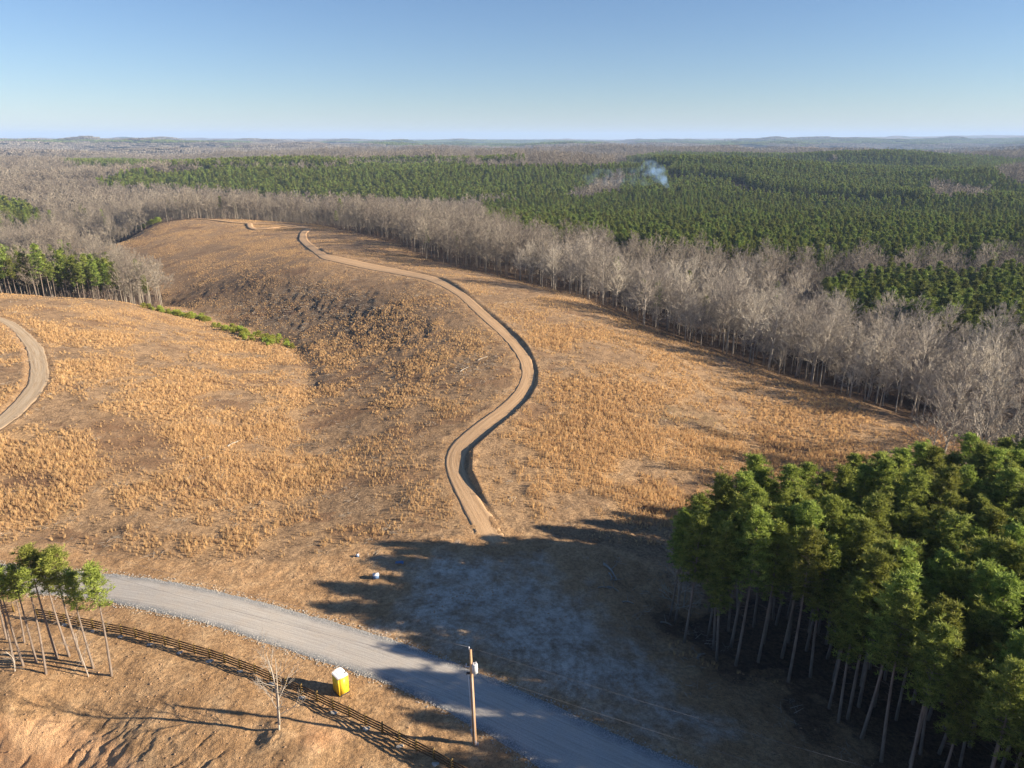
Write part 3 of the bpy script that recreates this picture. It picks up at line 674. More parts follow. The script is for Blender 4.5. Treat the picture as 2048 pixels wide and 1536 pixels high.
def bare_proto(H, seed, spread=1.0, n1=15, n2=5, n3=5, n4=3, thick=1.0, start=.38, trunk_r=.17):
    global rng
    rng = np.random.default_rng(seed); ph = rng.uniform(0, 6.28)
    tr = MB(); zz = np.linspace(-.4, H * .9, 9); t = zz / H
    ax = lambda z: np.stack([.5 * np.sin(z / H * 3 + ph) * (z / H) - 0, .4 * np.sin(z / H * 2.3 + ph * 2) * (z / H), z], -1)
    tr.tube(ax(zz), np.interp(t, [-.03, .06, .6, .9], [trunk_r * 1.3, trunk_r, trunk_r * .55, .03]), 7, c=.62)
    cr = MB()
    def kids(A_, d, L, r_, nk, ang, lr, t0, t1):
        N = len(A_); ti = rng.uniform(t0, t1, (N, nk)); ti[:, 0] = t1
        P_ = A_[:, None] + d[:, None] * (L[:, None] * ti)[..., None]
        nd = rv(N * nk).reshape(N, nk, 3); nd -= (nd * d[:, None]).sum(-1, keepdims=True) * d[:, None]
        nd /= np.linalg.norm(nd, axis=-1, keepdims=True) + 1e-9
        an = ang * rng.uniform(.5, 1.3, (N, nk))[..., None]; an[:, 0] *= .4
        nd = d[:, None] * np.cos(an) + nd * np.sin(an); nd[..., 2] += .12; nd /= np.linalg.norm(nd, axis=-1, keepdims=True)
        l = L[:, None] * lr * rng.uniform(.65, 1.2, (N, nk)) * (1.15 - .4 * ti)
        r2 = (r_[:, None] * .62) * np.ones((N, nk))
        return P_.reshape(-1, 3), nd.reshape(-1, 3), l.ravel(), r2.ravel()
    q = (np.arange(n1) + .5) / n1; z = H * (start + (.9 - start) * q); az = np.arange(n1) * 2.4 + rng.uniform(-.4, .4, n1)
    an = np.radians(np.interp(q, [0, 1], [52, 18]) * spread) * rng.uniform(.8, 1.2, n1)
    d = np.c_[np.cos(az) * np.sin(an), np.sin(az) * np.sin(an), np.cos(an)]; A_ = ax(z)
    L = H * .30 * (1.1 - .55 * q) * rng.uniform(.7, 1.15, n1); r_ = np.full(n1, trunk_r * .42) * (1.1 - .5 * q)
    def bent(A_, d, L, r_, c):
        mid = A_ + d * (L * .55)[:, None]; d2 = d + np.array([0, 0, .22]); d2 /= np.linalg.norm(d2, axis=1)[:, None]
        cr.segs(A_, mid, r_, r_ * .75, 0, c); cr.segs(mid, mid + d2 * (L * .45)[:, None], r_ * .75, r_ * .45, 0, c)
        return d2
    bent(A_, d, L, r_, .6)
    for lev, (nk, ang, lr) in enumerate(((n2, .62, .55), (n3, .66, .58), (n4, .62, .62))):
        if nk <= 0: break
        A_, d, L, r_ = kids(A_, d, L, r_, nk, ang, lr, .25, .97)
        if lev == 0: bent(A_, d, L, r_, .55)
        else:
            rr = np.maximum(r_, .012) * thick; ton = np.clip(rng.normal(.5, .2, len(A_)), 0, 1)
            if lev == 1: cr.segs(A_, A_ + d * L[:, None], rr, rr * .6, 0, ton)
            else:
                wv = np.cross(d, rv(len(d))); wv /= np.linalg.norm(wv, axis=1)[:, None] + 1e-9
                cr.blades(A_, d * L[:, None], wv * (.014 * thick), 0, ton, .4)
    return tr, cr
def two_mesh(name, tr, cr, ms_t, ms_c): return tr.mesh(name + '_trunk', ms_t, True), cr.mesh(name + '_crown', ms_c, False)
def joined(name, tr, cr, off, mats):
    m = MB()
    for src, k in ((tr, off), (cr, 0)):
        V = np.concatenate(src.V); c = np.concatenate(src.c); b = m.n; m.V.append(V); m.c.append(c); m.n += len(V)
        if src.Q: m.Q.append(np.concatenate(src.Q) + b); m.mq.append(np.concatenate(src.mq) + k)
        if src.T: m.T.append(np.concatenate(src.T) + b); m.mt.append(np.concatenate(src.mt) + k)
    return m.mesh(name, mats)

NP_ = []  # near pines: (trunk mesh, crown mesh)
for s in range(8):
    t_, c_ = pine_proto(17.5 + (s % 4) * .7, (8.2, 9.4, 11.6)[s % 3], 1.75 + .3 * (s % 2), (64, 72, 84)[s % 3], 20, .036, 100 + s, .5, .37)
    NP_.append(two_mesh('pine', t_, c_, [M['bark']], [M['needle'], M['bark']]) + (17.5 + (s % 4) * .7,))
MIDP = []
for s in range(5):
    t_, c_ = pine_proto(17.0 + s * .5, 9.8, 1.9, 36, 10, .085, 200 + s, .3, .6, .3); MIDP.append(joined('pine_mid', t_, c_, 1, [M['needlefar'], M['bark']]))
FARP = []
for s in range(4):
    t_, c_ = pine_proto(17.0 + s * .5, 10.5, 1.9, 18, 7, .20, 300 + s, .2, 1.0, 0); FARP.append(joined('pine_far', t_, c_, 1, [M['needlefar'], M['bark']]))
NB_ = []
for s in range(8):
    H_ = 19 + (s % 4) * 1.3
    t_, c_ = bare_proto(H_, 400 + s, 1.0 + .12 * (s % 3), 18, 6, 6, 3, 1.5, .3, .19); NB_.append(two_mesh('bare', t_, c_, [M['barep']], [M['barep']]) + (H_,))
MIDB = []
for s in range(5):
    t_, c_ = bare_proto(19 + s, 500 + s, 1.1, 13, 5, 5, 4, 2.2, .32); MIDB.append(joined('bare_mid', t_, c_, 0, [M['barefar']]))
FARB = []
for s in range(4):
    t_, c_ = bare_proto(18.5 + s, 600 + s, 1.2, 9, 4, 5, 2, 9.0); FARB.append(joined('bare_far', t_, c_, 0, [M['barefar']]))
def patch_mesh(name, mat_, seed, nb):
    """60 m of far canopy: many leaf-sized clumps in rounded crowns"""
    g = np.random.default_rng(seed); m = MB()
    for _ in range(70):
        c = np.r_[g.uniform(-32, 32, 2), g.uniform(10, 14)]; R_ = g.uniform(3.2, 5)
        v = g.normal(size=(nb, 3)); v /= np.linalg.norm(v, axis=1)[:, None]; v[:, 2] = np.abs(v[:, 2])
        A_ = c + v * R_; Dv = np.cross(v, g.normal(size=(nb, 3))); Dv /= np.linalg.norm(Dv, axis=1)[:, None]; wv = np.cross(v, Dv)
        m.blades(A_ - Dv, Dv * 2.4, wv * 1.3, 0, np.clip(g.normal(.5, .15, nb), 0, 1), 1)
        # dark sheet standing in for shade below, so the gaps are not see-through
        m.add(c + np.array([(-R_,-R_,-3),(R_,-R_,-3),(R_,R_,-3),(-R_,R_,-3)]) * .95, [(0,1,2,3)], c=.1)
    return m.mesh(name, [mat_])

def scatter(name, meshes, X, Y, Z, idx, rz, scl, tilt=None, **tg):
    """one object that instances the given meshes at many points"""
    pc = bpy.data.collections.new(name + '_kinds')
    for i, me in enumerate(meshes):
        o = bpy.data.objects.new('%s_kind_%02d' % (name, i), me); pc.objects.link(o)
    me = bpy.data.meshes.new(name); me.vertices.add(len(X)); me.vertices.foreach_set('co', np.c_[X, Y, Z].astype(np.float32).ravel())
    a = me.attributes.new('idx', 'INT', 'POINT'); a.data.foreach_set('value', idx.astype(np.int32))
    rot = np.c_[np.zeros(len(X)), np.zeros(len(X)), rz] if tilt is None else np.c_[tilt, rz]
    a = me.attributes.new('rot', 'FLOAT_VECTOR', 'POINT'); a.data.foreach_set('vector', rot.astype(np.float32).ravel())
    scl = np.asarray(scl); scl = np.repeat(scl[:, None], 3, 1) if scl.ndim == 1 else scl
    a = me.attributes.new('scl', 'FLOAT_VECTOR', 'POINT'); a.data.foreach_set('vector', scl.astype(np.float32).ravel())
    ob = bpy.data.objects.new(name, me); link(ob); tag(ob, kind='stuff', **tg)
    ng = bpy.data.node_groups.new(name, 'GeometryNodeTree')
    ng.interface.new_socket('Geometry', in_out='INPUT', socket_type='NodeSocketGeometry')
    ng.interface.new_socket('Geometry', in_out='OUTPUT', socket_type='NodeSocketGeometry')
    N = ng.nodes; gi = N.new('NodeGroupInput'); go = N.new('NodeGroupOutput')
    ci = N.new('GeometryNodeCollectionInfo'); ci.inputs['Collection'].default_value = pc
    ci.inputs['Separate Children'].default_value = True; ci.inputs['Reset Children'].default_value = True
    ip = N.new('GeometryNodeInstanceOnPoints'); ip.inputs['Pick Instance'].default_value = True
    def at(nm, typ):
        x = N.new('GeometryNodeInputNamedAttribute'); x.data_type = typ; x.inputs['Name'].default_value = nm; return x.outputs[0]
    Lk = ng.links.new
    Lk(gi.outputs[0], ip.inputs['Points']); Lk(ci.outputs[0], ip.inputs['Instance']); Lk(at('idx', 'INT'), ip.inputs['Instance Index'])
    er = N.new('FunctionNodeEulerToRotation'); Lk(at('rot', 'FLOAT_VECTOR'), er.inputs[0]); Lk(er.outputs[0], ip.inputs['Rotation'])
    Lk(at('scl', 'FLOAT_VECTOR'), ip.inputs['Scale']); Lk(ip.outputs[0], go.inputs[0])
    md = ob.modifiers.new('scatter', 'NODES'); md.node_group = ng
    return ob

# ------------------------------------------------------------------ forest positions
rng = np.random.default_rng(11)
def jgrid(x0, x1, y0, y1, s, j=.38):
    X, Y = np.meshgrid(np.arange(x0, x1, s), np.arange(y0, y1, s)); X = X.ravel(); Y = Y.ravel()
    return X + rng.uniform(-j, j, X.shape) * s, Y + rng.uniform(-j, j, Y.shape) * s
def sector(s, rmin, rmax, deg=44, y0=0):
    X, Y = jgrid(-rmax, rmax, y0, rmax, s); D = np.hypot(X, Y)
    m = (D >= rmin) & (D < rmax) & (np.abs(np.arctan2(X, Y)) < math.radians(deg)); return X[m], Y[m]
PX, PY, PK, BX, BY, BK = [], [], [], [], [], []
for s_p, s_b, a, b, deg in ((3.25, 5.4, 0, 230, 75), (4.3, 5.4, 230, 650, 50), (5.6, 6.5, 650, 1300, 44), (6.5, 9.5, 1300, 3100, 41)):
    for kind, sp_, LX, LY, LK in ((1, s_p, PX, PY, PK), (2, s_b, BX, BY, BK)):
        X, Y = sector(sp_, a, b, deg); Z = hbase(X, Y); k = wood_kind(X, Y, Z); m = k == kind
        if kind == 2:                             # thin the woods irregularly
            m &= (vnoise(X / 8, Y / 8, 5) > .28)
        LX.append(X[m]); LY.append(Y[m]); LK.append(np.full(m.sum(), 0 if b <= 650 and a < 230 else (1 if b <= 1300 and a < 650 else 2)))
PX, PY = np.concatenate(PX), np.concatenate(PY); BX, BY = np.concatenate(BX), np.concatenate(BY)
# scattered evergreens in the bare woods become pines
m = (_h((BX * 7).astype(np.int64), (BY * 7).astype(np.int64), 3) < .022) & (np.hypot(BX, BY) < 900)
PX = np.r_[PX, BX[m]]; PY = np.r_[PY, BY[m]]; BX, BY = BX[~m], BY[~m]
def inview(X, Y, Z, top):
    a, b = proj(X, Y, Z); c, d = proj(X, Y, Z + top); return (np.maximum(a, c) > -5) & (np.minimum(a, c) < 2053) & (d < 1540) & (Y > 5)

PINE_LABEL = 'tall green pine crowded among others inside the dense stand at the lower right'
FRONT_LABEL = 'tall pine in the front row of the dense lower right stand, its grey trunk showing'
BACK_LABEL = 'green pine on the far edge of the dense lower right stand, against the field'
dfr, _, _ = segdist(PX, PY, NSF); dbk, _, _ = segdist(PX, PY, NS)
def tree(name, meshes, x, y, z, rz, sc, label, cat, group, lean=0, leandir=0):
    e = empty(name, (x, y, z), rz, sc=sc)
    e.rotation_euler = (lean * math.sin(leandir), lean * math.cos(leandir), rz)
    for nm, me in (('trunk', meshes[0]), ('crown', meshes[1])):
        o = bpy.data.objects.new(nm, me); o.parent = e; link(o)
    return tag(e, label, cat, group)
PZ = height(PX, PY); BZ = height(BX, BY)
stand = inpoly(PX, PY, NEAR_STAND)
Dp = np.hypot(PX, PY); Db = np.hypot(BX, BY)
vis = inview(PX, PY, PZ, 18)
ordr = np.argsort(np.where(vis & stand, Dp, 1e9))
n_ind = min(285, int((vis & stand).sum()))
ind = np.zeros(len(PX), bool); ind[ordr[:n_ind]] = True
psc = rng.uniform(.92, 1.14, len(PX)); psc = np.where(Dp > 200, rng.uniform(.74, 1.14, len(PX)), psc); prz = rng.uniform(0, 6.28, len(PX))
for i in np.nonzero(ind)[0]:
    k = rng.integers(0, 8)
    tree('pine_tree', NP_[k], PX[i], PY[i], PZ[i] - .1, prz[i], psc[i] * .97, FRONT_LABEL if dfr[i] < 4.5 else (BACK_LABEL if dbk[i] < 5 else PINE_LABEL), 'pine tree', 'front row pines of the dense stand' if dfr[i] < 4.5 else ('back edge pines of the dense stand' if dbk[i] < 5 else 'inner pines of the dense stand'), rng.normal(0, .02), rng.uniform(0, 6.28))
rest = ~ind
lod = np.where(Dp < 200, 0, np.where(Dp < 900, 1, 2))
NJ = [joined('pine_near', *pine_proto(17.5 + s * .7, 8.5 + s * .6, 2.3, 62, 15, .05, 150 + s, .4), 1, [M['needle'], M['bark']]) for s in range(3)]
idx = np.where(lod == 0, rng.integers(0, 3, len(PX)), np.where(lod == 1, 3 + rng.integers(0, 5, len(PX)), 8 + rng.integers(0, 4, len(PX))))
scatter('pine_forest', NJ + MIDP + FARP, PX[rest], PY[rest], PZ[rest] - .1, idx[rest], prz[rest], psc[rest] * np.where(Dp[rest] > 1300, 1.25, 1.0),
        label='green pine plantations covering the valley and the low hills beyond the field', cat='pine forest')
bsc = rng.uniform(.68, 1.12, len(BX)); brz = rng.uniform(0, 6.28, len(BX))
edge_small = rng.uniform(size=len(BX)) < .36; bsc = np.where(edge_small, bsc * rng.uniform(.42, .72, len(BX)), bsc)
vis = inview(BX, BY, BZ, 18); ordr = np.argsort(np.where(vis, Db, 1e9)); ind = np.zeros(len(BX), bool); ind[ordr[:290]] = True
def BL(i):
    if edge_small[i]: return ('low slender leafless tree among taller trees in the woods right of the field', 'bare tree', 'low leafless trees in the right hand woods')
    x_, y_ = BX[i], BY[i]; e_ = wood_kind(np.array([x_ - 7.0]), np.array([y_ - 5.0]), hbase([x_ - 7.0], [y_ - 5.0]))[0] == 0
    if e_: return ('tall leafless grey tree in the outer row of the woods at the field edge', 'bare tree', 'outer row of tall leafless trees')
    return ('tall leafless grey tree inside the woods right of the field, mostly crown showing', 'bare tree', 'tall leafless trees deeper in the right hand woods')
for i in np.nonzero(ind)[0]:
    k = rng.integers(0, 8)
    tree('bare_tree', NB_[k], BX[i], BY[i], BZ[i] - .1, brz[i], bsc[i], *BL(i), rng.normal(0, .035), rng.uniform(0, 6.28))
rest = ~ind; lod = np.where(Db < 330, 0, np.where(Db < 850, 1, 2))
NBJ = [joined('bare_near', *bare_proto(19.5 + s, 450 + s, 1.1, 17, 6, 5, 3, 1.7, .3, .19), 0, [M['barep']]) for s in range(4)]
idx = np.where(lod == 0, rng.integers(0, 4, len(BX)), np.where(lod == 1, 4 + rng.integers(0, 5, len(BX)), 9 + rng.integers(0, 4, len(BX))))
scatter('bare_forest', NBJ + MIDB + FARB, BX[rest], BY[rest], BZ[rest] - .1, idx[rest], brz[rest], bsc[rest] * np.where(Db[rest] > 1300, 1.25, 1.0),
        label='leafless grey brown hardwood forest filling the valleys between the pine plantations', cat='bare forest')
# far canopy
X, Y = sector(52, 3050, 11000, 41, 1000); Z = hbase(X, Y); px, py = proj(X, Y, Z + 12)
fx, fy = px + fbm(X / 300, Y / 300, 3, 81) * 20, py + fbm(X / 500, Y / 300, 3, 82) * 2.5
fp = fbm(X / 800 + 5, Y / 800, 3, 83) > .42
for p in FARPINE: fp |= inpoly(fx, fy, p)
keep = np.ones(len(X), bool)
for p in ([(1455,290),(1500,287),(1550,294),(1500,298)], [(1590,293),(1640,291),(1700,297),(1620,299)], [(40,306),(80,301),(130,310),(70,313)]): keep &= ~inpoly(px, py, p)
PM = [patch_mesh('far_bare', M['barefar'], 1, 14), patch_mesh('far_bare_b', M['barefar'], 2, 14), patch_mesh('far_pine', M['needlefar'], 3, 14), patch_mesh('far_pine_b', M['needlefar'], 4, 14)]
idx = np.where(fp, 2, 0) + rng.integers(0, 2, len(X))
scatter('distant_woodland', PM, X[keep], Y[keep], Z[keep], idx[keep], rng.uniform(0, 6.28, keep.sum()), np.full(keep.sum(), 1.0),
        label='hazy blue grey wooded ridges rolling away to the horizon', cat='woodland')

# ------------------------------------------------------------------ grass tufts on the field
def tuft(seed, nb, h, w_, spread):
    g = np.random.default_rng(seed); m = MB(); a = g.uniform(0, 6.28, nb); r_ = g.uniform(0, spread, nb)
    A_ = np.c_[np.cos(a) * r_, np.sin(a) * r_, np.full(nb, -.05)]; ln = g.uniform(.6, 1.1, nb) * h
    d = np.c_[np.cos(a) * .13 * g.uniform(0, 1.6, nb), np.sin(a) * .13 * g.uniform(0, 1.6, nb), np.ones(nb)] * ln[:, None]
    b = g.uniform(0, 6.28, nb); wv = np.c_[np.cos(b), np.sin(b), 0 * b] * w_
    m.blades(A_, d, wv, 0, np.clip(g.normal(.55, .25, nb), 0, 1), .5); return m.mesh('tuft', [M['straw']])
TU = [tuft(s, 24, 1.0 + .12 * (s % 3), .02, .2) for s in range(4)] + [tuft(10 + s, 20, .95, .045, .42) for s in range(3)]
rng = np.random.default_rng(5)
def grass():
    out = []
    for s, a, b in ((.5, 70, 150), (.72, 150, 260), (1.0, 260, 640)):
        X, Y = sector(s, a, b, 46); Z = hbase(X, Y); px, py = proj(X, Y, Z)
        m = (wood_kind(X, Y, Z) == 0) ; X, Y, px, py = X[m], Y[m], px[m], py[m]
        lush = lushf(px, py)
        n1 = fbm(X / 13, Y / 13, 3, 15); n2 = fbm(X / 1.7, Y / 2.2, 3, 16)
        pr = lush * np.clip(.95 + 2.8 * n1 + 1.8 * n2, 0, 2.4)
        for (p, q) in ((RU, RL), (TL, TR), (LO, LI)):
            ins = inpoly(X, Y, poly_of(p[::3], q[::3])); d1, _, _ = segdist(X, Y, p[::6]); d2, _, _ = segdist(X, Y, q[::6])
            pr = np.where(ins, 0, pr * ss(.2, 2.2, np.minimum(d1, d2)))
        k = rng.uniform(size=X.shape) < pr * 2.0
        out.append((X[k], Y[k], pr[k], np.full(k.sum(), s)))
    X, Y, pr, s = [np.concatenate(k) for k in zip(*out)]
    Z = height(X, Y); N = len(X); far = s > .7
    idx = np.where(far, 4 + rng.integers(0, 3, N), rng.integers(0, 4, N))
    sc = rng.uniform(.34, .88, N) * np.clip(.6 + pr * .35, .55, 1.1) * np.where(s > .9, .8, 1)
    scatter('dry_grass', TU, X, Y, Z, idx, rng.uniform(0, 6.28, N), np.c_[sc, sc, sc * rng.uniform(.7, 1.15, N)],
            label='tall straw coloured grass tufts over the rolling cleared field', cat='grass')
    return N
n_grass = grass()

# brush and sticks: small bare shrubs at the woods edge, slash on the field
def stick(seed, nb, L):
    g = np.random.default_rng(seed); m = MB(); A_ = g.uniform(-1, 1, (nb, 3)) * np.array([.9, .9, 0]) + np.array([0, 0, .06])
    a = g.uniform(0, 6.28, nb); d = np.c_[np.cos(a), np.sin(a), g.uniform(0, .35, nb)] * g.uniform(.3, 1, nb)[:, None] * L
    m.segs(A_, A_ + d, .028, .012, 0, g.uniform(.2, 1, nb)); return m.mesh('stick', [M['barep']])
def shrub(seed, H, nb):
    t_, c_ = bare_proto(H, seed, 1.5, 12, 5, 5, 0, 1.0, .05, .035); return joined('shrub', t_, c_, 0, [M['brush']])
X, Y = sector(1.5, 60, 330, 46); Z = hbase(X, Y); px, py = proj(X, Y, Z); k = wood_kind(X, Y, Z)
dens = np.where(k == 0, .06, 0.0)
dens += .5 * softpoly(px, py, [(905,750),(930,715),(990,705),(1010,725),(950,750)], 10) + .35 * softpoly(px, py, [(540,880),(640,870),(720,890),(600,910)], 15)
dens += .3 * softpoly(px, py, [(420,900),(480,900),(470,930),(420,930)], 10) + .25 * softpoly(px, py, [(1260,820),(1330,815),(1400,850),(1330,860)], 10)
dens += .3 * softpoly(px, py, [(330,600),(420,560),(560,545),(740,590),(820,660),(600,670)], 20) + .12 * softpoly(px, py, [(1180,1100),(1330,1130),(1480,1310),(1700,1480),(1600,1480),(1380,1360),(1200,1250)], 15)
dens = np.where(py > 1120, np.where(px > 1150, dens, .003), dens)
for (p, q) in ((RU, RL), (TL, TR), (LO, LI)): dens[inpoly(X, Y, poly_of(p[::3], q[::3]))] = 0
kk = rng.uniform(size=X.shape) < dens; X, Y = X[kk], Y[kk]; N = len(X)
scatter('logging_debris', [stick(s, 9, 1.3) for s in range(4)], X, Y, height(X, Y), rng.integers(0, 4, N), rng.uniform(0, 6.28, N), rng.uniform(.4, 1.2, N),
        label='grey sticks and logging debris scattered over the cleared ground', cat='debris')
X, Y = sector(1.7, 90, 700, 46); Z = hbase(X, Y); k = wood_kind(X, Y, Z); px, py = proj(X, Y, Z)
e = np.zeros(len(X), bool)
for dx, dy in ((4, 0), (-4, 0), (0, 5), (0, -5)): e |= wood_kind(X + dx, Y + dy, hbase(X + dx, Y + dy)) == 0
bel = (k == 2) & e; zone = softpoly(px, py, [(1690,930),(1750,890),(1860,850),(1920,860),(2048,900),(2300,900),(2300,1000),(1900,1000),(1750,960)], 15)
kk = (bel & (rng.uniform(size=X.shape) < .35)) | ((rng.uniform(size=X.shape) < .5 * zone) & ~inpoly(X, Y, NEAR_STAND)); X, Y = X[kk], Y[kk]; N = len(X)
scatter('brushwood', [shrub(700 + s, 3.2 + s * .5, 0) for s in range(3)], X, Y, height(X, Y) - .05, rng.integers(0, 3, N), rng.uniform(0, 6.28, N), rng.uniform(.35, 1.1, N),
        label='tangled leafless brush along the foot of the woods', cat='brush')
# small trees between the near pines and the woods at the right edge
SB = [two_mesh('smallbare', *bare_proto(9.5 + s, 720 + s, 1.25, 14, 6, 5, 4, 1.1, .18, .1), [M['barep']], [M['barep']]) for s in range(3)]
for i, (a, b) in enumerate([(1905,905),(1930,895),(1965,910),(1990,890),(2020,905),(1880,900),(2040,880),(1945,925),(1760,948),(1735,955)]):
    x, y = G(a, b); sc = (.55 if i > 7 else .85) * rng.uniform(.8, 1.1)
    lab = ['low leafless shrub-like tree at the field edge just above the dense pine stand', 'small twiggy leafless tree between the woods corner and the near pine stand'][i <= 7]
    tree('small_bare_tree', SB[i % 3], x, y, gz(x, y) - .1, rng.uniform(0, 6), sc, lab, 'small tree', 'small leafless trees above the near pine stand' if i <= 7 else 'low twiggy trees on the field edge above the pines')

# ------------------------------------------------------------------ young pines
def sapling(seed):
    global rng
    t_, c_ = pine_proto(3.2, 3.0, 1.15, 22, 12, .045, seed, .1, .34, 0); return joined('sapling', t_, c_, 1, [M['sap'], M['bark']])
SPM = [sapling(800 + s) for s in range(4)]
rng = np.random.default_rng(77)
def saplings(pts, n_, lab, grp, sc0, spread):
    Pl = resample(line(pts), n_)
    for i, (x, y) in enumerate(Pl):
        x += rng.normal(0, spread); y += rng.normal(0, spread)
        o = bpy.data.objects.new('young_pine', SPM[rng.integers(0, 4)]); s = sc0 * rng.uniform(.5, 1.2)
        o.location = (x, y, gz(x, y) - .1); o.rotation_euler = (0, 0, rng.uniform(0, 6)); o.scale = (s * 1.3, s * 1.3, s * .8); link(o)
        tag(o, lab, 'young pine', grp)
saplings([(305,620),(340,628),(385,636),(415,642)], 46, 'bright green young pine in the upper clump on the rim of the draw', 'young pines of the upper clump', .75, 1.9)
saplings([(440,655),(490,668),(540,682),(575,690)], 60, 'bright green young pine in the lower clump on the rim of the draw', 'young pines of the lower clump', .72, 2.2)
saplings([(200,480),(240,466),(280,455),(315,446)], 44, 'yellow green young pine in the row below the far left woods', 'young pines below the far woods', 1.3, 2.5)

# ------------------------------------------------------------------ left pine cluster
rng = np.random.default_rng(21)
def slim_pine(base, top, cl, W, label, seed, nl=30, needles=True, group=None, r_=1.0):
    x, y = G(*base); z = gz(x, y)
    # height from where the tip stands in the picture
    rx, ry = ray(*top); k = math.hypot(x, y) / math.hypot(rx, ry); H = CAM_H - k - z; H = min(max(H, 5), 17)
    e = empty('slim_pine', (x, y, z - .15)); tx, ty = rx * k, ry * k
    e.rotation_euler = (0, 0, 0)
    t_, c_ = pine_proto(H, cl, W * .7, int(nl * .85), 14, .032, seed, rng.uniform(.25, .6), .36, 1.6)
    for mb, nm, ms in ((t_, 'trunk', [M['bark']]), (c_, 'crown', [M['needle2'], M['bark']])): mb.obj(nm, ms, e, nm == 'trunk')
    return tag(e, label, 'pine tree', group)
M['needle2'] = mat_leaf('thin_needles', (.13,.16,.035), (.35,.39,.085), .35)
slim_pine((13,1279),(-28,1130),3.2,1.3,'slim pine with its trunk cut by the left photo border, behind the others', 31)
slim_pine((28,1327),(-8,1120),3.5,1.5,'slim pine at the left border with its crown against the road', 32)
slim_pine((47,1333),(8,1135),3.2,1.4,'second slim pine from the left border, front row', 33)
slim_pine((49,1287),(24,1150),2.8,1.1,'short slim pine standing at the back of the cluster near the fence gap', 34)
slim_pine((73,1326),(32,1134),3.0,1.2,'slim pine with sparse crown, between the left border and the tallest pine', 35, 22)
slim_pine((92,1348),(52,1140),3.0,1.1,'thin forked-looking pine with very sparse crown in front of the tallest pine', 36, 18)
slim_pine((115,1317),(66,1090),3.6,1.75,'tallest slim pine with a rounded green crown above the road edge', 37, 44)
slim_pine((139,1313),(100,1108),4.4,1.5,'slim pine at the back whose crown merges left of the widest crown', 38, 36)
slim_pine((166,1328),(115,1098),4.6,2.1,'slim pine with the widest dense green crown of the cluster', 39, 52)
slim_pine((187,1336),(152,1138),4.4,1.6,'slim pine with drooping yellowish crown, second from the right', 40, 34)
slim_pine((223,1351),(178,1130),4.6,1.9,'rightmost slim pine of the cluster with a yellow green crown', 41, 44)
slim_pine((-30,1300),(-70,1120),3.2,1.5,'slim pine just beyond the left photo border', 42)
for a, b, top, lab, sd in ((177,1353,(160,1260),'thin dead pale sapling leaning at the front of the pine cluster',43),(30,1343,(18,1300),'short broken pale stem at the front left of the pine cluster',44)):
    x, y = G(a, b); e = empty('dead_sapling', (x, y, gz(x, y))); H = 6.5 if sd == 43 else 3.0
    t_, c_ = bare_proto(H, sd, 1.5, 9, 3, 2, 0, 1, .1, .06); t_.obj('trunk', M['barep'], e, True); c_.obj('crown', M['barep'], e); e.rotation_euler = (0, -.05, 0)
    tag(e, lab, 'dead sapling')

# ------------------------------------------------------------------ lone bare tree by the fence
x, y = TREE_B; e = empty('lone_bare_tree', (x, y, gz(x, y) - .2))
t_, c_ = bare_proto(10.2, 903, 1.15, 15, 4, 4, 2, .8, .16, .105)
zz = np.linspace(.9, 8.6, 8); t_.tube(np.c_[.12 + .05 * zz, -.1 + .02 * zz, zz], np.linspace(.09, .02, 8), 6, c=.6)
t_.obj('trunk', M['barep'], e, True); c_.obj('crown', M['barep'], e)
tag(e, 'lone leafless grey tree standing on bare soil in front of the board fence', 'bare tree')

# ------------------------------------------------------------------ fence
def rot_z(a): c, s = math.cos(a), math.sin(a); return np.array([(c, -s, 0), (s, c, 0), (0, 0, 1)])
FL = line([(77,1236),(133,1246),(191,1257),(248,1270),(304,1283),(363,1297),(420,1317),(478,1335),(535,1357),(596,1384),(655,1412),(718,1441),(783,1475),(853,1511),(905,1540)])
FL = smooth(FL, 2); Ltot = np.hypot(*np.diff(FL, axis=0).T).sum(); NPOST = int(round(Ltot / 2.05)) + 1; FP = resample(FL, NPOST)
dlast = (FP[-1] - FP[-2]); FP = np.r_[FP, [FP[-1] + dlast, FP[-1] + 2 * dlast, FP[-1] + 3 * dlast]]
def fence(FP, label, hp=1.42):
    fe = empty('board_fence', (FP[0][0], FP[0][1], gz(*FP[0]))); o = np.array(fe.location); Zs = [gz(*p) for p in FP]
    tg = np.gradient(FP, axis=0)
    for i, p in enumerate(FP):
        a = math.atan2(tg[i][1], tg[i][0]); pm = MB()
        b_ = np.array([p[0], p[1], Zs[i]]) - o
        pm.tube([b_ - (0, 0, .3), b_ + (0, 0, hp)], [.085, .075], 8)
        pm.box(b_ + rot_z(a) @ np.array([0, -.145, .78]), (.14, .025, 1.22), rot_z(a)); pm.obj('post', M['post'], fe)
    step = 2
    for i in range(0, len(FP) - 1, step):
        j = min(i + step, len(FP) - 1)
        for lev in (.30, .62, .94, 1.26):
            bm_ = MB()
            for k in range(i, j):
                A_ = np.array([*FP[k], Zs[k] + lev]) - o; B_ = np.array([*FP[k + 1], Zs[k + 1] + lev]) - o
                d = B_ - A_; L = np.linalg.norm(d); a = math.atan2(d[1], d[0]); sl = math.asin(d[2] / L)
                R_ = rot_z(a) @ np.array([(math.cos(sl), 0, -math.sin(sl)), (0, 1, 0), (math.sin(sl), 0, math.cos(sl))])
                bm_.box((A_ + B_) / 2 + rot_z(a) @ np.array([0, -.11, 0]), (L - .012, .045, .165), R_)
            bm_.obj('rail', M['rail'], fe)
    return tag(fe, label, 'fence')
fence(FP, 'long dark brown four-rail board fence curving below the gravel road')
g0 = np.array(G(8, 1228)); g1 = np.array(G(29, 1224)); g2 = g1 + (g1 - g0) * .0
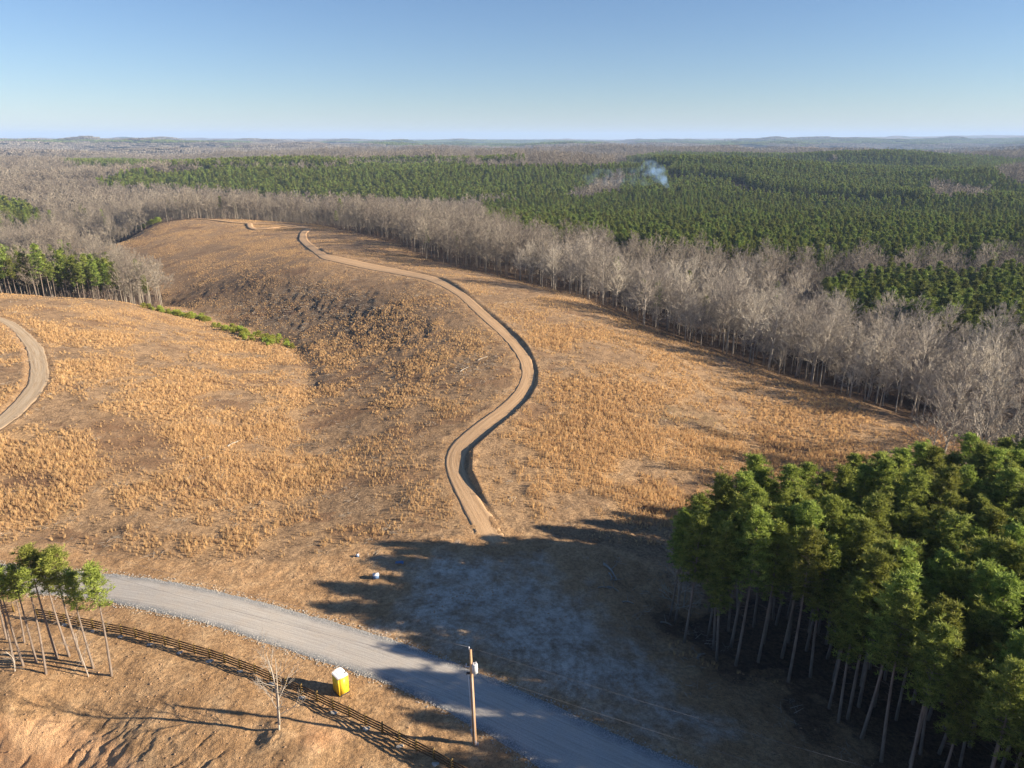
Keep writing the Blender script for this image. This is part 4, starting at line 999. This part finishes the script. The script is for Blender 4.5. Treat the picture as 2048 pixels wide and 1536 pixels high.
fence(np.array([g0 - (g1 - g0) * 2, g0 - (g1 - g0), g0, g1]), 'short fence section at the left border beyond the gap in the board fence', 1.5)
# pale clods left at the foot of the posts
rng = np.random.default_rng(3)
for i in range(2, len(FP) - 3, 2):
    m_ = MB(); g = np.random.default_rng(i); V = g.normal(size=(14, 3)); V /= np.linalg.norm(V, axis=1)[:, None]
    import bmesh
    bm = bmesh.new(); [bm.verts.new(v * np.array([.42, .3, .13]) * g.uniform(.8, 1.2)) for v in V]; bmesh.ops.convex_hull(bm, input=bm.verts)
    me = bpy.data.meshes.new('concrete_spill'); bm.to_mesh(me); bm.free(); me.materials.append(M['concrete'])
    o = bpy.data.objects.new('concrete_spill', me); link(o); p = FP[i] + np.array([.1, -.45]); o.location = (p[0], p[1], gz(*p) + .04)
    tag(o, 'pale concrete spill on the soil at the foot of a fence post', 'concrete spill', 'concrete spills at the fence posts')

# ------------------------------------------------------------------ portable toilet
def toilet():
    x, y = G(683, 1382); a = math.radians(44); e = empty('portable_toilet', (x, y, gz(x, y)), a)
    W, Dp_, Hb = 1.12, 1.2, 2.08
    b = MB(); b.box((0, 0, .12 + Hb / 2), (W, Dp_, Hb)); 
    for s in (-1, 1):                             # corner posts and moulded ribs
        for t in (-1, 1): b.box((s * W / 2, t * Dp_ / 2, .12 + Hb / 2), (.045, .045, Hb + .01))
        for q in (-.3, -.1, .1, .3): b.box((s * (W / 2 + .006), q * 1.2, .12 + Hb / 2), (.02, .05, Hb - .25))
    for q in (-.33, -.11, .11, .33): b.box((q, Dp_ / 2 + .006, .12 + Hb / 2), (.05, .02, Hb - .25))
    b.obj('body', M['yellow'], e)
    d = MB(); d.box((0, -Dp_ / 2 - .02, .12 + 1.0), (.80, .04, 1.9)); dd = d.obj('door', M['yellow'], e); dd['label'] = 'moulded yellow door'
    h = MB(); h.box((.3, -Dp_ / 2 - .06, 1.1), (.05, .05, .16)); h.obj('handle', M['dark'], dd)
    k = MB(); k.box((0, 0, .06), (1.2, 1.28, .12)); k.box((-.4, 0, .03), (.12, 1.4, .07)); k.box((.4, 0, .03), (.12, 1.4, .07)); k.obj('skid_base', M['dark'], e)
    r_ = MB(); n_ = 12; th = np.linspace(0, np.pi, n_); xx = -np.cos(th) * (W / 2 + .04); zz = .12 + Hb + .07 + np.sin(th) * .26
    V = []; yy = [-Dp_ / 2 - .05, Dp_ / 2 + .05]
    for q in yy: V += [(a_, q, b_) for a_, b_ in zip(xx, zz)]
    V += [(xx[0], yy[0], .12 + Hb), (xx[-1], yy[0], .12 + Hb), (xx[0], yy[1], .12 + Hb), (xx[-1], yy[1], .12 + Hb)]
    Q = [(i, i + 1, n_ + i + 1, n_ + i) for i in range(n_ - 1)]; T = []
    c0 = 2 * n_
    Q += [(c0, 0, n_, c0 + 2), (n_ - 1, c0 + 1, c0 + 3, 2 * n_ - 1), (c0, c0 + 2, c0 + 3, c0 + 1)]
    for o_, ca, cb in ((0, c0, c0 + 1), (n_, c0 + 2, c0 + 3)):
        T += [(ca, cb, o_ + n_ - 1)] + [(ca, o_ + i + 1, o_ + i) for i in range(n_ - 1)]
    r_.add(V, Q, T)
    for q in (-.45, -.22, 0, .22, .45):
        r_.tube(np.c_[xx * 1.005, np.full(n_, q * 1.1), zz + .012], .018, 5)
    r_.obj('roof', M['white'], e)
    v = MB(); v.tube([(.40, -.42, 2.2), (.40, -.42, 2.52)], .055, 8); v.tube([(.40, -.42, 2.52), (.40, -.42, 2.56)], .075, 8); v.obj('vent_pipe', M['dark'], e)
    tag(e, 'yellow portable toilet with a white arched roof beside the gravel road', 'portable toilet')
toilet()

# ------------------------------------------------------------------ utility pole and wires
px_, py_ = G(950, 1488); pz = gz(px_, py_)
def utility_pole():
    e = empty('utility_pole', (px_, py_, pz)); e.rotation_euler = (0, math.radians(-1.2), 0); H = 11.0
    m_ = MB(); m_.tube([(0, 0, -.5), (0, 0, H * .5), (0, 0, H)], [.19, .16, .125], 12); m_.obj('pole_shaft', M['pole'], e, True)
    t_ = MB(); c = np.array([.34, -.12, 9.05]); t_.tube([c - (0, 0, .5), c - (0, 0, .47), c + (0, 0, .36), c + (0, 0, .40)], [.22, .27, .27, .22], 16)
    t_.tube([c + (0, 0, .40), c + (0, 0, .46)], [.28, .25], 16); t_.box((.14, -.06, 9.2), (.16, .12, .1)); t_.box((.14, -.06, 8.75), (.16, .12, .1))
    tr = t_.obj('transformer', M['grey'], e, True); tr['label'] = 'grey cylindrical transformer can'
    for q in ((.22, -.2), (.46, -.1)):
        b = MB(); b.tube([c + (q[0] - .34, q[1] + .12, .45), c + (q[0] - .34, q[1] + .12, .58), c + (q[0] - .34, q[1] + .12, .72)], [.055, .035, .02], 8); b.obj('bushing', M['white'], tr)
    for q in (.05, -.2):
        b = MB(); b.tube([c + (.27, 0, q), c + (.36, 0, q)], [.03, .03], 6); b.obj('bushing', M['dark'], tr)
    i_ = MB(); i_.tube([(-.12, 0, H - .25), (-.12, 0, H + .12), (-.12, 0, H + .2), (-.12, 0, H + .34)], [.02, .02, .075, .05], 8); i_.obj('insulator', M['white'], e)
    b = MB(); b.box((-.3, .02, 9.1), (.5, .05, .05)); b.tube([(-.5, .02, 9.0), (-.42, .02, 9.45)], .04, 6); b.obj('cutout_fuse', M['white'], e)
    b = MB(); b.box((-.28, .05, 8.35), (.3, .12, .16)); b.tube([(-.5, 0, 8.2), (-.42, 0, 8.5), (-.2, 0, 8.5)], .03, 6); b.obj('service_loop', M['dark'], e)
    b = MB(); b.tube([(-.22, -.06, .1), (-.24, -.06, 4.5), (-.30, -.06, 8.2)], .035, 6); cd_ = b.obj('conduit', M['grey'], e)
    b = MB(); b.tube([(.02, -.2, 0), (.03, -.18, 4), (.03, -.16, 8)], .02, 5); b.obj('ground_wire', M['white'], e)
    b = MB(); b.box((-.1, .24, 1.2), (.5, .16, .75)); b.tube([(-.1, .34, 1.4), (-.1, .38, 1.4)], .09, 10); b.obj('meter_box', M['grey'], e)
    b = MB(); b.box((.12, -.3, .35), (.06, .04, .7)); b.box((.3, -.3, .25), (.05, .04, .5)); s_ = b.obj('marker_stake', M['blue'], e)
    tag(e, 'wooden utility pole carrying a grey transformer beside the gravel road', 'utility pole')
utility_pole()
def wire(name, A_, B_, sag, label, r_=.010):
    t = np.linspace(0, 1, 60)[:, None]; Pn = A_ * (1 - t) + B_ * t; Pn[:, 2] -= (4 * sag * t * (1 - t))[:, 0]
    m_ = MB(); m_.tube(Pn, r_, 5, c=.5); o = m_.obj(name, M['wire'], None, True); tag(o, label, 'wire')
top = np.array([px_ - .35, py_, pz + 11.3]); nb_ = np.array([px_ - .2, py_, pz + 8.8]); nr = np.array([px_ - .0, py_, pz + 8.6])
dL = np.array([-.936, .352, 0]); dR = np.array([.93, -.368, 0])
wire('power_wire', top, top + dL * 95 + (0, 0, 1.5), 1.2, 'thin upper power wire running left from the pole top over the road')
wire('power_wire', nb_, nb_ + dL * 95 + (0, 0, 1.5), 1.4, 'thin lower cable running left from below the transformer over the road')
wire('power_wire', top, top + dR * 70, 1.0, 'thin upper power wire running right from the pole top toward the pines')
wire('power_wire', nr, nr + dR * 70, 1.2, 'thin lower cable running right from below the transformer toward the pines')

# ------------------------------------------------------------------ small things on the clearing
def small_box(px, py, s, label, m1, m2, cat='box'):
    x, y = G(px, py); e = empty('utility_box', (x, y, gz(x, y)), .3)
    b = MB(); b.box((0, 0, s * .42), (s * 1.25, s, s * .84), taper=.94); b.obj('body', m1, e)
    l = MB(); l.box((0, 0, s * .89), (s * 1.3, s * 1.05, s * .12)); l.tube([(-.2 * s, 0, s * .98), (.2 * s, 0, s * .98)], .05 * s, 6); l.obj('lid', m2, e)
    tag(e, label, cat)
small_box(752, 1156, .62, 'white box with a blue side at the tip of the pine shadow', M['blue'], M['white'])
small_box(715, 1112, .34, 'tiny white box alone in the dry grass above the clearing', M['blue'], M['white'])
def tarp():
    x, y = G(799, 1128); g = np.random.default_rng(4); n_ = 9; u, v = np.meshgrid(np.linspace(-.55, .55, n_), np.linspace(-.3, .3, n_))
    Z_ = .10 + .16 * g.uniform(size=u.shape) + .2 * np.exp(-(u ** 2 + v ** 2) * 3); V = np.c_[(u + g.normal(0, .05, u.shape)).ravel(), (v + g.normal(0, .04, u.shape)).ravel(), Z_.ravel()]
    i = np.arange(n_ - 1)[:, None] * n_; j = np.arange(n_ - 1)[None]; Q = np.stack([i + j, i + j + 1, i + n_ + j + 1, i + n_ + j], -1).reshape(-1, 4)
    V2 = V.copy(); V2[:, 2] = -.05; m_ = MB(); m_.add(V, Q); m_.add(V2, Q[:, ::-1]); o = m_.obj('blue_tarp', M['blue']); o.location = (x, y, gz(x, y))
    tag(o, 'crumpled blue tarp on the soil at the upper edge of the pine shadow', 'tarp')
tarp()
def log(a, b, r_, label, bend=.3, group=None):
    A_ = np.array([*G(*a), 0]); B_ = np.array([*G(*b), 0]); L = B_ - A_; n_ = 7; t = np.linspace(0, 1, n_)[:, None]; Pn = A_ + L * t
    nr_ = np.array([-L[1], L[0], 0]) / (np.linalg.norm(L) + 1e-9); Pn = Pn + nr_ * (np.sin(t * 3.1) * bend)
    Pn[:, 2] = [gz(p[0], p[1]) for p in Pn]; Pn[:, 2] = np.linspace(Pn[0, 2], Pn[-1, 2], n_) * .5 + Pn[:, 2] * .5 + r_ * 1.1
    o_ = Pn[0].copy(); m_ = MB(); m_.tube(Pn - o_, np.linspace(r_, r_ * .5, n_), 7)
    m_.segs([(Pn[3] - o_)], [(Pn[3] - o_) + nr_ * 1.1 + (0, 0, .5)], r_ * .4, r_ * .15)
    o = m_.obj('fallen_log', M['log'], None, True); o.location = o_; tag(o, label, 'log', group)
log((1207,1127),(1230,1146), .20, 'thick pale bleached log lying at the head of the dark ditch')
log((1231,1146),(1226,1152), .14, 'short pale limb crossing the lower end of the thick bleached log')
log((1218,1140),(1221,1154), .12, 'short upright-looking pale limb between the bleached log and the ditch')
log((1214,1172),(1238,1178), .10, 'thin grey log lying just below the ditch head, upper one')
log((1196,1176),(1224,1177), .09, 'long thin pale stick on the soil below the bleached log')
log((1245,1205),(1268,1208), .12, 'grey log beside the churned soil above the tyre marks')
log((1322,1243),(1345,1245), .12, 'grey log at the foot of the twin pine trunks')
log((1395,1320),(1410,1308), .15, 'broken pale log at the front of the dense pine stand')
log((455,895),(485,880), .18, 'bleached log in the dry grass left of the draw')
log((395,925),(425,912), .14, 'grey log lying in the slash patch of the left field')
log((920,745),(938,736), .13, 'long grey log in the slash pile beside the dirt track bend')
log((955,722),(975,714), .12, 'grey log at the upper side of the slash pile beside the dirt track bend')
# soil stones
g = np.random.default_rng(8)
def rock(seed, s=1.0):
    g = np.random.default_rng(seed); import bmesh; bm = bmesh.new()
    for v in g.normal(size=(16, 3)): v /= np.linalg.norm(v); bm.verts.new(v * np.array([1, .8, .55]) * s)
    bmesh.ops.convex_hull(bm, input=bm.verts); me = bpy.data.meshes.new('clod'); bm.to_mesh(me); bm.free(); me.materials.append(M['clod']); return me
M['clod'] = mat_simple('soil_clod', (.36,.235,.14), .95, .35, 6, .3)
X, Y = sector(.7, 42, 95, 48, 20); pxx, pyy = proj(X, Y, hbase(X, Y)); m = (pyy > 1100) & ~inpoly(X, Y, NEAR_STAND) & ~inpoly(X, Y, poly_of(RU[::3], RL[::3])) & (g.uniform(size=X.shape) < .55 * (vnoise(X / 5, Y / 5, 8) > .35))
X, Y = X[m], Y[m]; N = len(X)
scatter('soil_clods', [rock(s) for s in range(4)], X, Y, height(X, Y), g.integers(0, 4, N), g.uniform(0, 6.28, N), g.uniform(.03, .20, N) * g.uniform(.5, 1, N),
        label='small clods and stones strewn over the bare soil around the road', cat='stones')

gx_, gy_ = [], []
for E in (RU, RL):
    q_ = resample(E, 1500); q_ = q_[np.hypot(q_[:, 0], q_[:, 1]) < 130]; q_ = np.repeat(q_, 3, 0); q_ = q_ + g.normal(0, .38, q_.shape); gx_.append(q_[:, 0]); gy_.append(q_[:, 1])
X, Y = np.concatenate(gx_), np.concatenate(gy_); N = len(X)
def rockg(seed): me = rock(seed); me.materials.clear(); me.materials.append(M['concrete']); return me
scatter('gravel_spill', [rockg(30 + s) for s in range(3)], X, Y, height(X, Y) + .05, g.integers(0, 3, N), g.uniform(0, 6.28, N), g.uniform(.03, .10, N),
        label='loose grey stones spilled along both edges of the gravel road', cat='gravel')
for i, (a, b) in enumerate([(1352,1222),(1368,1206),(1384,1196)]):
    x, y = G(a, b); tree('small_bare_tree', SB[i], x, y, gz(x, y) - .1, i * 2.0, .95 + .1 * i, 'small leafless tree with pale twigs at the left corner of the dense pine stand', 'small tree', 'small leafless trees at the left corner of the pine stand')

# ------------------------------------------------------------------ smoke
def smoke(name, pts, rads, dens, label):
    m_ = MB(); m_.tube(pts, rads, 14); o = m_.obj(name, [], None, True)
    mt = bpy.data.materials.new(name); mt.use_nodes = True; t = mt.node_tree; t.nodes.clear(); out = t.nodes.new('ShaderNodeOutputMaterial')
    pv = t.nodes.new('ShaderNodeVolumePrincipled'); pv.inputs['Color'].default_value = (.42, .66, 1, 1); pv.inputs['Anisotropy'].default_value = .1
    tc = t.nodes.new('ShaderNodeTexCoord'); nz = t.nodes.new('ShaderNodeTexNoise'); nz.inputs['Scale'].default_value = .09; nz.inputs['Detail'].default_value = 4
    rp = t.nodes.new('ShaderNodeValToRGB'); rp.color_ramp.elements[0].position = .46; rp.color_ramp.elements[1].position = .62
    mu = t.nodes.new('ShaderNodeMath'); mu.operation = 'MULTIPLY'; mu.inputs[1].default_value = dens
    t.links.new(tc.outputs['Object'], nz.inputs['Vector']); t.links.new(nz.outputs[0], rp.inputs[0]); t.links.new(rp.outputs[0], mu.inputs[0])
    t.links.new(mu.outputs[0], pv.inputs['Density']); t.links.new(pv.outputs[0], out.inputs['Volume'])
    o.data.materials.clear(); o.data.materials.append(mt); tag(o, label, 'smoke', kind='stuff')
def at(px, py, D): rx, ry = ray(px, py); k = D / ry; return np.array([rx * k, D, CAM_H - k])
DS = 900.0
smoke('smoke', np.array([at(1342,392,DS), at(1337,378,DS), at(1330,366,DS + 10), at(1326,356,DS + 20), at(1316,346,DS + 30), at(1305,338,DS + 40)]), [1.2, 2.6, 3.6, 5, 7, 4], .06, 'pale blue smoke column rising from the pine plantation')
smoke('smoke_wisp', np.array([at(1330,366,DS + 12), at(1320,352,DS + 25), at(1310,342,DS + 45), at(1298,337,DS + 60), at(1290,332,DS + 80)]), [4, 10, 13, 12, 5], .014, 'spreading blue smoke at the top of the smoke column')
o = smoke('smoke_haze', np.array([at(1325,352,DS + 40), at(1290,352,DS + 60), at(1240,356,DS + 80), at(1190,358,DS + 100), at(1150,356,DS + 100)]), [8, 13, 13, 14, 6], .006, 'thin blue smoke drifting left over the pines')

# ------------------------------------------------------------------ haze
m_ = MB(); m_.box((0, 10500, 50), (46000, 44000, 420)); hz = m_.obj('haze', [])
mt = bpy.data.materials.new('haze'); mt.use_nodes = True; t = mt.node_tree; t.nodes.clear(); out = t.nodes.new('ShaderNodeOutputMaterial')
pv = t.nodes.new('ShaderNodeVolumePrincipled'); pv.inputs['Color'].default_value = (.46, .66, 1, 1); pv.inputs['Density'].default_value = 6.5e-5; pv.inputs['Anisotropy'].default_value = .0
t.links.new(pv.outputs[0], out.inputs['Volume']); hz.data.materials.clear(); hz.data.materials.append(mt); tag(hz, kind='stuff')
print('counts', len(PX), len(BX), n_grass, 'near pines', n_ind, 'posts', len(FP), 'fence', Ltot, Ltot / NPOST)
